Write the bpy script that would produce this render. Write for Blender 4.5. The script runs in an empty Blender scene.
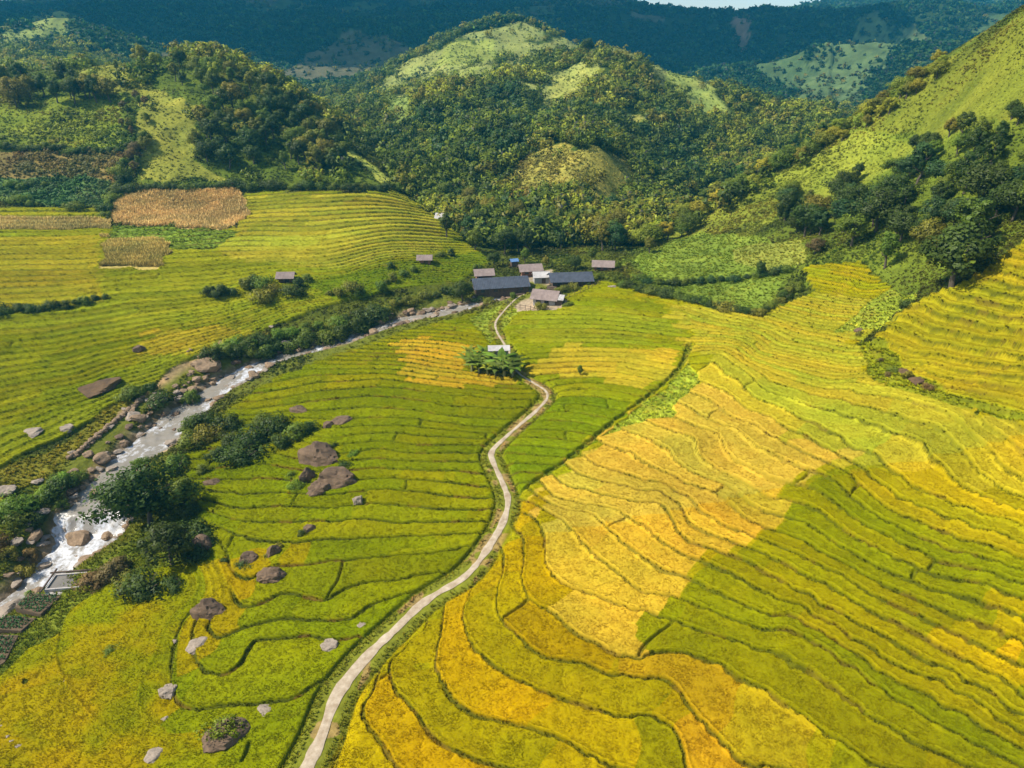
import bpy, math, time
import numpy as np

rng = np.random.default_rng(7)
T0 = time.time()
C = bpy.context.scene.collection
SC = bpy.context.scene

# ------------------------------------------------------------------ camera
CAMZ, PITCH, F = 50.0, math.radians(25.0), 692.0
CP, SP = math.cos(PITCH), math.sin(PITCH)
cam_d = bpy.data.cameras.new('camera')
cam = bpy.data.objects.new('camera', cam_d)
C.objects.link(cam)
cam.location = (0, 0, CAMZ)
cam.rotation_euler = (math.pi/2 - PITCH, 0, 0)
cam_d.sensor_width = 36.0
cam_d.lens = F/1024*36.0
cam_d.clip_start = 0.5
cam_d.clip_end = 9000
SC.camera = cam


def pix(px, py):
    """direction of a view ray, scaled so that its forward (y) part is 1"""
    u = (384-py)/F
    dy = CP+u*SP
    return (px-512)/F/dy, (-SP+u*CP)/dy


def project(x, y, z):
    dz = z-CAMZ
    d = y*CP-dz*SP
    d = np.maximum(d, 0.1)
    return 512+F*x/d, 384-F*(y*SP+dz*CP)/d


def lin(c):
    c = np.asarray(c, float)/255.0
    return np.where(c <= 0.04045, c/12.92, ((c+0.055)/1.055)**2.4)


# ------------------------------------------------------------------ noise
def hash2(ix, iy, seed):
    h = (ix.astype(np.int64)*374761393 + iy.astype(np.int64)*668265263 + seed*1274126177) & 0xffffffff
    h = ((h ^ (h >> 13))*1274126177) & 0xffffffff
    return ((h ^ (h >> 16)) & 0xffffff)/float(0x1000000)


def vnoise(x, y, s, seed=0):
    x = x/s
    y = y/s
    ix, iy = np.floor(x), np.floor(y)
    fx, fy = x-ix, y-iy
    fx = fx*fx*fx*(fx*(fx*6-15)+10)
    fy = fy*fy*fy*(fy*(fy*6-15)+10)
    a, b = hash2(ix, iy, seed), hash2(ix+1, iy, seed)
    c, d = hash2(ix, iy+1, seed), hash2(ix+1, iy+1, seed)
    return ((a*(1-fx)+b*fx)*(1-fy)+(c*(1-fx)+d*fx)*fy)*2-1


def fbm(x, y, s, n=3, seed=0):
    r, a, t = 0, 1, 0
    for k in range(n):
        r = r+a*vnoise(x+17.3*k, y-9.1*k, s, seed+k*31)
        t += a
        a *= 0.5
        s *= 0.5
    return r/t


def sstep(a, b, x):
    t = np.clip((x-a)/(b-a), 0, 1)
    return t*t*(3-2*t)


# ------------------------------------------------------------------ thin plate spline
def tps_fit(P, v, smooth=0.0):
    P = np.asarray(P, float)
    v = np.asarray(v, float)
    n = len(P)
    r2 = ((P[:, None]-P[None])**2).sum(-1)
    K = 0.5*r2*np.log(r2+1e-12)+np.eye(n)*smooth
    Q = np.c_[np.ones(n), P]
    A = np.zeros((n+3, n+3))
    A[:n, :n] = K
    A[:n, n:] = Q
    A[n:, :n] = Q.T
    return P, np.linalg.solve(A, np.r_[v, 0, 0, 0])


def tps_eval(m, X):
    P, w = m
    out = np.empty(len(X))
    n = len(P)
    for i in range(0, len(X), 20000):
        x = X[i:i+20000]
        r2 = (x[:, 0:1]-P[None, :, 0])**2+(x[:, 1:2]-P[None, :, 1])**2
        out[i:i+20000] = (0.5*r2*np.log(r2+1e-12))@w[:n]+w[n]+x@w[n+1:]
    return out


# ------------------------------------------------------------------ base relief: surveyed points
# (a, b, z) height known            -> distance follows
HZ = [(-60, 640, -8.5), (0, 600, -8), (30, 560, -7.3), (80, 530, -6.5), (100, 500, -5), (140, 450, -4), (200, 400, -2.8), (240, 372, -2),
      (300, 345, -.5), (380, 325, 1), (430, 312, 2), (500, 290, 3.5),
      (0, 500, -4), (0, 450, -2), (60, 420, -1.5), (0, 400, 0), (100, 370, .5), (0, 330, 4.5), (150, 330, 3), (0, 250, 10),
      (150, 270, 8.5), (250, 330, 1.5), (300, 300, 4.5), (250, 250, 9), (400, 270, 6.5), (450, 262, 5.5), (400, 230, 10),
      (300, 200, 14), (0, 200, 15), (130, 192, 15.5), (250, 192, 14.5), (390, 192, 13.5),
      (480, 242, 4), (560, 255, 4.5), (600, 258, 5), (640, 250, 5.2), (700, 285, 7), (760, 310, 8.5), (750, 250, 11), (820, 290, 12),
      (870, 330, 13), (900, 300, 15.5), (1024, 300, 22.5), (1024, 360, 18.5), (1024, 430, 15.5), (1024, 600, 10), (1024, 768, 5),
      (310, 768, 0), (512, 768, 2), (700, 768, 3.5), (850, 768, 4.5), (0, 768, -6), (150, 768, -3.5), (450, 600, 1), (500, 500, 1.5),
      (600, 600, 3.5), (700, 600, 5), (850, 600, 7.5), (520, 420, 2.5), (560, 440, 3.5), (680, 370, 6), (620, 450, 4.5), (700, 450, 7),
      (850, 450, 11), (950, 450, 13), (500, 340, 3.5), (600, 320, 5.5), (540, 290, 4.5), (850, 380, 11.5), (760, 350, 8.5),
      (350, 600, -1), (200, 600, -4), (250, 480, -2.5), (350, 480, -.5), (400, 400, .8), (440, 350, 2), (320, 400, -1.2),
      (60, 650, -6.5), (150, 560, -5), (-150, 500, -2), (-150, 330, 6), (-150, 200, 18), (1150, 430, 19), (1150, 600, 13), (1150, 300, 28)]
# (a, b, Y) distance known
HY = [(0, 150, 225), (0, 110, 245), (0, 95, 265), (130, 150, 225), (130, 100, 255), (130, 65, 290), (200, 60, 305), (170, 130, 235),
      (200, 175, 218), (270, 170, 225), (270, 120, 250), (270, 90, 275), (330, 130, 258), (350, 170, 232), (290, 92, 290),
      (500, 210, 215), (580, 200, 220), (560, 150, 250), (600, 150, 245), (520, 160, 260), (580, 140, 262), (600, 125, 300),
      (520, 120, 320), (450, 140, 280), (430, 180, 245), (405, 120, 330), (400, 95, 400), (460, 75, 440), (520, 66, 405), (550, 62, 408), (520, 46, 505), (520, 22, 560), (545, 30, 550),
      (470, 44, 520), (600, 54, 412), (640, 70, 395), (720, 105, 390), (690, 90, 400), (650, 110, 360), (640, 150, 300),
      (690, 150, 320), (740, 140, 350), (620, 200, 235), (660, 200, 250),
      (700, 211, 205), (750, 181, 206), (650, 241, 190), (800, 155, 205), (800, 220, 165), (850, 200, 165), (900, 90, 195), (900, 150, 172), (960, 100, 165), (960, 56, 182),
      (1024, 20, 165), (1024, 100, 140), (1024, 180, 118), (1024, 240, 100), (950, 270, 103), (870, 270, 118),
      # far range
      (0, 26, 1500), (40, 13, 1550), (90, -2, 1600), (150, -20, 1600), (300, -30, 1700), (450, -25, 1700), (570, -14, 1700), (612, 8, 1700), (650, 17, 1700), (720, 20, 1700),
      (790, 17, 1700), (840, 6, 1700), (900, -15, 1700), (1024, -20, 1600), (0, 45, 600), (60, 32, 620), (110, 45, 600), (0, 25, 1000), (180, 30, 900),
      (875, 20, 1000), (840, 60, 800), (820, 100, 650), (930, 60, 850), (740, 80, 900), (600, 20, 1200), (300, 20, 1200), (300, 70, 800),
      (420, 60, 800), (800, 115, 560), (740, 30, 1250), (960, 20, 1200)]
# hidden ground, in metres
HW = [(-140, 370, 28), (-80, 370, 22), (-200, 420, 30), (-25, 230, 6), (-35, 280, 10), (-50, 330, 18), (-72, 400, 25), (0, 660, 25), (14, 452, 44), (45, 450, 44), (-25, 455, 43), (60, 470, 46),
      (100, 540, 15), (-130, 520, 22), (210, 450, 15), (120, 330, 10), (90, 275, 6), (60, 240, 4), (150, 190, 65), (190, 250, 62),
      (145, 275, 36), (112, 262, 25), (160, 340, 22), (250, 300, 50), (-300, 700, 35), (-260, 250, 40), (-350, 420, 45), (350, 500, 40),
      (0, 2100, 150), (-900, 2100, 150), (900, 2100, 150), (-1600, 1500, 170), (1600, 1500, 190), (0, 15, 1), (-40, 15, -5), (40, 15, 5),
      (-1000, 800, 110), (1000, 700, 120)]
pts, val = [], []
for a, b, z in HZ:
    u, s = pix(a, b)
    Y = (z-CAMZ)/s
    pts.append((u*Y, Y))
    val.append(z)
for a, b, Y in HY:
    u, s = pix(a, b)
    pts.append((u*Y, Y))
    val.append(CAMZ+s*Y)
for x, y, z in HW:
    pts.append((x, y))
    val.append(z)
m_base = tps_fit(np.array(pts)/100, val, 1e-3)

# fan-shaped lookup grid: u = x/y, v = ln y
U0, U1, NU = -1.75, 1.75, 561
V0, V1, NV = math.log(16.0), math.log(2300.0), 900
gu = np.linspace(U0, U1, NU)
gv = np.linspace(V0, V1, NV)
GU, GV = np.meshgrid(gu, gv)
GY = np.exp(GV)
GX = GU*GY
gB = tps_eval(m_base, np.c_[GX.ravel(), GY.ravel()]/100).reshape(NV, NU)
gB = np.minimum(gB, 205)


def glook(g, x, y):
    y = np.maximum(y, 16.01)
    u = np.clip((x/y-U0)/(U1-U0)*(NU-1), 0, NU-1.001)
    v = np.clip((np.log(y)-V0)/(V1-V0)*(NV-1), 0, NV-1.001)
    i, j = u.astype(int), v.astype(int)
    a, b = u-i, v-j
    return (g[j, i]*(1-a)+g[j, i+1]*a)*(1-b)+(g[j+1, i]*(1-a)+g[j+1, i+1]*a)*b


def gworld_grad(g):
    fu = np.gradient(g, gu, axis=1)
    fv = np.gradient(g, gv, axis=0)
    return fu/GY, (fv-GU*fu)/GY


_ry = np.exp(np.linspace(V0, V1, 3000))


def cast(px, py, ymin=16.0):
    """where the line of sight of a surveyed point first meets the base relief"""
    u, s = pix(px, py)
    ys = _ry[_ry >= ymin]
    h = glook(gB, u*ys, ys)-(CAMZ+s*ys)
    k = np.argmax(h >= 0)
    if h[k] < 0:
        k = len(ys)-1
    if k > 0:
        t = h[k-1]/(h[k-1]-h[k]+1e-9)
        Y = ys[k-1]+(ys[k]-ys[k-1])*np.clip(t, 0, 1)
    else:
        Y = ys[0]
    return u*Y, Y


# ------------------------------------------------------------------ terrace systems: traced bund lines (level, points)
TA = {
 1: [(336, 768), (345, 735), (356, 700), (372, 670), (395, 640)],
 2: [(396, 768), (381, 741), (364, 708), (380, 668), (412, 628)],
 3: [(490, 768), (460, 757), (436, 742), (418, 718), (405, 700), (395, 690), (393, 660), (401, 635), (425, 612)],
 4: [(607, 768), (567, 746), (527, 731), (500, 725), (475, 718), (455, 705), (442, 685), (437, 660), (440, 640), (445, 610)],
 5: [(687, 768), (684, 751), (676, 734), (662, 724), (644, 719), (630, 722), (612, 720), (587, 711), (562, 702), (532, 691), (512, 680), (495, 670), (478, 655), (467, 635), (463, 615), (471, 595)],
 6: [(747, 766), (720, 742), (700, 723), (687, 708), (675, 690), (662, 680), (625, 677), (600, 674), (585, 666), (562, 663), (537, 657), (525, 646), (512, 633), (500, 620), (497, 600), (505, 570)],
 7: [(875, 768), (843, 746), (818, 731), (793, 712), (768, 695), (720, 668), (687, 656), (652, 656), (637, 661), (612, 656), (582, 641), (565, 626), (550, 612), (535, 604), (525, 591), (522, 576), (524, 545)],
 8: [(968, 768), (943, 756), (915, 745), (893, 733), (868, 720), (843, 701), (818, 683), (793, 670), (768, 656), (737, 645), (714, 638), (692, 631), (667, 621), (647, 613), (627, 608), (607, 601), (582, 593), (560, 583), (545, 560), (537, 525)],
 9: [(1020, 768), (985, 748), (953, 735), (928, 721), (903, 705), (880, 690), (855, 670), (830, 653), (805, 638), (785, 630), (768, 633), (752, 628), (724, 618), (697, 607), (677, 600), (647, 595), (630, 586), (619, 576), (587, 550), (570, 532), (552, 515), (540, 508)],
 10: [(1024, 752), (985, 732), (940, 708), (905, 688), (870, 666), (835, 644), (805, 628), (768, 618), (752, 612), (732, 603), (709, 592), (667, 574), (632, 552), (612, 535), (597, 522), (585, 512)],
 11: [(1024, 736), (988, 713), (968, 698), (943, 683), (903, 672), (880, 660), (850, 642), (823, 623), (805, 609), (768, 596), (747, 586), (730, 576), (700, 562), (675, 552), (652, 537), (632, 525), (617, 513), (585, 508), (555, 500)],
 12: [(1024, 718), (1000, 705), (965, 685), (935, 668), (908, 653), (880, 637), (848, 621), (818, 608), (793, 592), (768, 577), (745, 562), (715, 552), (690, 545), (677, 535), (672, 520), (665, 508), (630, 503), (612, 499), (585, 490), (562, 485)],
 13: [(1024, 701), (988, 676), (958, 660), (928, 642), (903, 628), (873, 615), (848, 600), (830, 588), (805, 578), (785, 565), (752, 550), (727, 542), (702, 532), (687, 520), (675, 503), (660, 492), (647, 492), (625, 487), (597, 482), (580, 476)],
 14: [(1024, 671), (983, 651), (960, 639), (938, 630), (910, 615), (888, 605), (863, 593), (840, 577), (815, 565), (790, 552), (755, 540), (720, 527), (700, 515), (692, 504), (675, 495), (658, 484), (637, 480), (612, 472), (596, 467)],
 15: [(1024, 648), (998, 636), (975, 627), (955, 620), (928, 608), (895, 593), (868, 580), (820, 555), (785, 537), (752, 524), (737, 512), (725, 500), (710, 492), (697, 486), (675, 478), (652, 469), (637, 461), (630, 454)],
 16: [(1024, 626), (1003, 613), (978, 605), (955, 598), (933, 593), (910, 583), (870, 567), (838, 549), (818, 534), (790, 520), (762, 512), (745, 502), (725, 487), (707, 481), (692, 475), (677, 465), (670, 455)],
 17: [(1024, 602), (985, 587), (940, 579), (918, 572), (900, 563), (868, 547), (843, 530), (825, 517), (805, 506), (762, 497), (740, 482), (727, 476), (707, 465), (697, 452), (695, 440)],
 18: [(1024, 587), (960, 568), (918, 552), (888, 537), (860, 525), (840, 510), (828, 499), (800, 487), (768, 480), (752, 473), (735, 463), (725, 452), (718, 436)],
 19: [(1024, 574), (985, 562), (943, 548), (905, 532), (875, 517), (860, 505), (845, 492), (830, 480), (790, 465), (768, 453), (750, 442), (734, 430), (712, 422), (697, 415), (684, 407)],
 20: [(1024, 562), (955, 541), (928, 530), (900, 517), (880, 505), (863, 491), (850, 477), (830, 465), (800, 453), (768, 437), (737, 422), (722, 412), (709, 402), (692, 395)],
 21: [(1024, 550), (993, 534), (963, 523), (933, 512), (908, 503), (888, 490), (868, 474), (840, 458), (805, 437), (768, 418), (737, 402), (722, 392), (697, 382)],
 22: [(1024, 532), (980, 517), (953, 507), (930, 497), (908, 487), (885, 470), (850, 450), (823, 432), (803, 422), (768, 405), (744, 389), (724, 377), (702, 365)],
 23: [(1024, 513), (993, 502), (968, 490), (945, 470), (922, 448), (903, 438), (878, 428), (855, 420), (830, 412), (800, 405), (768, 394), (745, 372), (720, 355)],
 24: [(1024, 500), (1003, 492), (980, 476), (963, 455), (945, 438), (908, 424), (880, 414), (855, 407), (825, 399), (793, 391), (768, 382), (740, 362)],
 25: [(1024, 483), (1003, 470), (985, 448), (960, 424), (928, 408), (893, 399), (855, 395), (805, 385), (768, 372)],
 26: [(1024, 455), (985, 428), (945, 402), (900, 388), (855, 383), (790, 374)],
 30: [(700, 335), (760, 353), (800, 363), (855, 372)], 36: [(680, 303), (740, 321), (800, 340), (850, 350)], 44: [(770, 300), (810, 310), (850, 316)],
 56: [(800, 270), (870, 285)]}
TD = {0: [(953, 400), (1024, 418)], 1: [(940, 388), (980, 396), (1024, 406)], 2: [(925, 374), (980, 385), (1024, 393)], 3: [(900, 362), (943, 370), (1024, 381)],
      4: [(875, 344), (908, 356), (955, 363), (1024, 371)], 5: [(888, 329), (918, 341), (955, 351), (1024, 361)], 6: [(900, 320), (930, 332), (968, 340), (1024, 349)],
      7: [(918, 309), (943, 320), (975, 327), (1024, 336)], 8: [(938, 302), (963, 310), (1024, 322)], 9: [(953, 297), (980, 303), (1024, 311)], 10: [(968, 290), (993, 295), (1024, 301)],
      11: [(980, 282), (1024, 291)], 12: [(1000, 274), (1024, 281)], 13: [(995, 262), (1024, 270)], 15: [(1000, 250), (1024, 255)]}
TB = {-1: [(0, 700), (60, 690), (100, 665), (140, 640), (150, 612), (190, 585)], 0: [(165, 735), (215, 728), (256, 724), (300, 716), (318, 705)],
      1: [(175, 700), (200, 712), (256, 706), (300, 698), (330, 682), (365, 655)], 2: [(195, 655), (256, 641), (310, 637), (350, 641), (380, 643)],
      3: [(210, 625), (256, 626), (310, 622), (350, 622), (370, 608), (400, 598), (440, 588)], 4: [(240, 606), (285, 594), (325, 602), (345, 592), (400, 583), (450, 575), (475, 565)],
      5: [(230, 570), (270, 570), (330, 562), (400, 556), (470, 548)], 6: [(250, 540), (300, 545), (350, 540), (401, 537), (440, 536), (495, 536)], 7: [(320, 522), (366, 519), (398, 524), (431, 523), (498, 525)],
      8: [(240, 510), (280, 508), (330, 510), (366, 505), (406, 506), (436, 510), (500, 511)], 9: [(380, 490), (428, 493), (456, 498), (500, 501)], 10: [(390, 479), (441, 483), (497, 491)],
      11: [(200, 470), (400, 470), (456, 472), (486, 477)], 12: [(376, 459), (398, 462), (440, 463), (490, 466)], 13: [(260, 442), (360, 452), (381, 449), (418, 454), (470, 455)],
      14: [(348, 445), (381, 442), (418, 446), (470, 446), (500, 450)], 15: [(336, 439), (356, 435), (391, 434), (426, 437), (490, 441)], 16: [(340, 428), (381, 427), (416, 427), (450, 431), (500, 435)],
      17: [(345, 420), (381, 419), (411, 420), (443, 424), (473, 428), (505, 430)], 18: [(331, 410), (368, 408), (406, 412), (443, 417), (510, 421)], 19: [(250, 410), (318, 402), (351, 398), (386, 398), (420, 402), (450, 408), (530, 410)],
      20: [(318, 392), (351, 390), (386, 388), (420, 392), (470, 397), (530, 400)], 21: [(300, 387), (351, 382), (386, 380), (430, 386), (480, 391)], 23: [(310, 370), (350, 370), (386, 370), (440, 377), (520, 386)],
      26: [(330, 356), (380, 358), (440, 365), (500, 373)], 30: [(370, 341), (420, 344), (470, 350), (500, 356)], 34: [(390, 328), (440, 331), (490, 337)]}
TF = {0: [(515, 482), (540, 484)], 2: [(515, 464), (550, 466), (575, 468)], 4: [(510, 446), (550, 449), (590, 454)], 6: [(515, 431), (555, 431), (600, 438), (625, 442)], 8: [(520, 416), (560, 413), (610, 420), (640, 424)],
      10: [(530, 400), (570, 398), (620, 402), (650, 405)], 12: [(545, 387), (590, 384), (630, 388), (655, 394)], 15: [(530, 370), (590, 368), (640, 372), (670, 378)], 18: [(520, 355), (590, 353), (650, 356), (680, 362)],
      22: [(510, 335), (590, 334), (660, 340), (700, 345)], 26: [(520, 316), (580, 316), (650, 322), (690, 326)], 30: [(560, 297), (620, 300), (660, 305)]}
TC = {-4: [(0, 470), (60, 440)], 0: [(0, 430), (60, 410), (120, 388), (180, 367), (240, 345), (300, 322)], 6: [(0, 390), (80, 375), (150, 355), (230, 332), (300, 308), (380, 292)], 12: [(0, 350), (80, 340), (180, 322), (256, 305), (330, 292), (420, 274)],
      18: [(0, 314), (60, 310), (130, 300), (256, 285), (350, 276), (450, 262)], 24: [(0, 278), (100, 275), (256, 263), (350, 257), (440, 249)], 31: [(0, 242), (100, 240), (256, 231), (350, 228), (430, 226)],
      39: [(0, 208), (100, 207), (256, 200), (400, 200)]}
RP = {  # outlines of the terrace systems
 0: [(305, 790), (322, 735), (352, 675), (395, 630), (440, 592), (475, 566), (503, 522), (512, 498), (540, 480), (575, 456), (610, 426), (650, 396), (668, 381), (684, 365), (692, 340), (660, 305), (625, 290), (760, 316), (815, 292), (800, 268), (860, 262), (905, 300), (860, 345), (880, 375), (935, 398), (1024, 428), (1250, 470), (1250, 790)],
 1: [(865, 350), (882, 330), (905, 308), (980, 275), (1024, 240), (1250, 150), (1250, 470), (1024, 426), (930, 394), (880, 372)],
 2: [(305, 790), (322, 735), (352, 675), (395, 630), (440, 592), (475, 566), (503, 522), (508, 500), (493, 462), (492, 452), (520, 425), (547, 398), (545, 390), (517, 372), (505, 345), (496, 322), (480, 312), (440, 318), (390, 330), (340, 352), (260, 385), (200, 425), (180, 460), (200, 510), (190, 560), (110, 585), (60, 620), (0, 680), (-120, 720), (-120, 790)],
 3: [(512, 498), (508, 500), (493, 462), (492, 452), (520, 425), (547, 398), (545, 390), (517, 372), (505, 345), (496, 322), (530, 308), (560, 300), (600, 280), (640, 292), (690, 318), (692, 340), (684, 365), (668, 381), (650, 396), (610, 426), (575, 456), (540, 480)],
 4: [(-200, 470), (0, 470), (70, 440), (130, 400), (190, 360), (250, 335), (330, 305), (400, 288), (460, 282), (490, 262), (440, 218), (400, 192), (240, 192), (238, 228), (110, 228), (110, 210), (-200, 200)]}


def inpoly(x, y, poly):
    p = np.asarray(poly, float)
    res = np.zeros(x.shape, bool)
    bb = (x >= p[:, 0].min()) & (x <= p[:, 0].max()) & (y >= p[:, 1].min()) & (y <= p[:, 1].max())
    idx = np.nonzero(bb)
    if len(idx[0]) == 0:
        return res
    xx, yy = x[idx], y[idx]
    ins = np.zeros(xx.shape, bool)
    n = len(p)
    for i in range(n):
        x1, y1 = p[i]
        x2, y2 = p[(i+1) % n]
        if y1 == y2:
            continue
        c = ((y1 > yy) != (y2 > yy)) & (xx < (x2-x1)*(yy-y1)/(y2-y1)+x1)
        ins ^= c
    res[idx] = ins
    return res


def tfield(tr):
    P, v = [], []
    for lev, line in tr.items():
        for a, b in line:
            x, y = cast(a, b)
            P.append((x/y, math.log(y)*0.8))
            v.append(lev)
    m = tps_fit(P, v, 2e-4)
    return tps_eval(m, np.c_[GU.ravel(), GV.ravel()*0.8]).reshape(NV, NU)


gT, gG, gS, gDX, gDY = [], [], [], [], []
bx, by = gworld_grad(gB)
for tr in (TA, TD, TB, TF, TC):
    t = tfield(tr)
    tx, ty = gworld_grad(t)
    g2 = tx*tx+ty*ty
    gT.append(t)
    gDX.append(tx/np.sqrt(g2+1e-9))
    gDY.append(ty/np.sqrt(g2+1e-9))
    gG.append(np.clip(np.sqrt(g2), 0.03, 1.2))
    gS.append(np.clip((bx*tx+by*ty)/np.maximum(g2, 1e-4), 0.22, 1.25))


def polyw(line):
    """surveyed polyline with half widths (picture units) -> metres"""
    out = []
    for a, b, w in line:
        x, y = cast(a, b)
        z = float(glook(gB, np.array([x]), np.array([y]))[0])
        d = y*CP-(z-CAMZ)*SP
        out.append((x, y, w/F*d, z))
    return np.array(out)


def resample(p, step):
    """smooth (Catmull-Rom) and resample a polyline with any number of columns"""
    q = []
    n = len(p)
    for i in range(n-1):
        p0, p1, p2, p3 = p[max(i-1, 0)], p[i], p[i+1], p[min(i+2, n-1)]
        k = max(2, int(np.linalg.norm(p2[:2]-p1[:2])/step))
        for t in np.arange(k)/k:
            q.append(0.5*((2*p1)+(-p0+p2)*t+(2*p0-5*p1+4*p2-p3)*t*t+(-p0+3*p1-3*p2+p3)*t**3))
    q.append(p[-1])
    return np.array(q)


def dist_line(x, y, p, reach):
    """distance to a polyline and interpolated columns 2.. at the nearest point"""
    d = np.full(x.shape, 1e3)
    ex = np.zeros(x.shape+(p.shape[1]-2,))
    bb = (x > p[:, 0].min()-reach) & (x < p[:, 0].max()+reach) & (y > p[:, 1].min()-reach) & (y < p[:, 1].max()+reach)
    idx = np.nonzero(bb)[0]
    if len(idx) == 0:
        return d, ex
    xx, yy = x[idx], y[idx]
    dd = np.full(len(idx), 1e3)
    ee = np.zeros((len(idx), p.shape[1]-2))
    for i in range(len(p)-1):
        ax, ay = p[i, :2]
        vx, vy = p[i+1, :2]-p[i, :2]
        near = (np.abs(xx-ax) < reach+abs(vx)) & (np.abs(yy-ay) < reach+abs(vy))
        k = np.nonzero(near)[0]
        if len(k) == 0:
            continue
        t = np.clip(((xx[k]-ax)*vx+(yy[k]-ay)*vy)/(vx*vx+vy*vy+1e-9), 0, 1)
        e = np.hypot(xx[k]-ax-t*vx, yy[k]-ay-t*vy)
        b = e < dd[k]
        kb = k[b]
        dd[kb] = e[b]
        ee[kb] = p[i, 2:]*(1-t[b])[:, None]+p[i+1, 2:]*t[b][:, None]
    d[idx] = dd
    ex[idx] = ee
    return d, ex


PATH = resample(polyw([(296, 800, 15), (305, 772, 14), (322, 735, 12), (335, 700, 11), (352, 675, 10.5), (372, 652, 10), (395, 630, 9), (420, 606, 8.5), (440, 592, 8), (460, 580, 8),
                       (475, 566, 7), (490, 545, 6), (503, 522, 5.5), (508, 500, 5), (502, 482, 4.5), (493, 462, 4.5), (492, 452, 4), (505, 438, 3.6), (520, 425, 3.2), (537, 410, 3),
                       (547, 398, 2.6), (545, 390, 2.4), (530, 381, 2.2), (517, 372, 2), (512, 358, 1.9), (505, 345, 1.8), (497, 332, 1.7), (496, 322, 1.6), (505, 310, 1.6), (515, 300, 1.6), (525, 293, 1.8)]), 1.2)
k = np.ones(9)/9
zz = np.pad(PATH[:, 3], 4, mode='edge')
PATH[:, 3] = np.convolve(zz, k, 'valid')
RIV = resample(polyw([(-90, 680, 12), (-40, 625, 9), (15, 585, 9), (50, 557, 17), (78, 533, 29), (90, 513, 31), (98, 497, 25), (108, 478, 18), (126, 456, 15), (150, 440, 19), (172, 420, 18),
                      (195, 401, 14), (215, 386, 11), (240, 372, 12), (262, 360, 9), (290, 351, 6), (330, 341, 6), (362, 330, 8), (390, 320, 7), (420, 313, 7), (450, 307, 8), (480, 300, 6), (520, 290, 5)]), 1.0)
wz = np.minimum.accumulate(RIV[::-1, 3]-0.9)[::-1]
fall_y = cast(88, 519)[1]
wz = np.convolve(np.pad(wz, 6, mode='edge'), np.ones(13)/13, 'valid')
wz = wz-1.1*sstep(fall_y+1.2, fall_y-1.2, RIV[:, 1])+0.5*sstep(fall_y+16, fall_y+1.2, RIV[:, 1])*sstep(fall_y-1.2, fall_y+1.2, RIV[:, 1])
RIV[:, 3] = wz
DRAIN = resample(polyw([(512, 497, 3), (540, 479, 3.5), (575, 455, 4), (610, 425, 4), (650, 396, 4), (668, 381, 3.5), (682, 365, 3), (690, 345, 3)]), 1.5)

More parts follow.
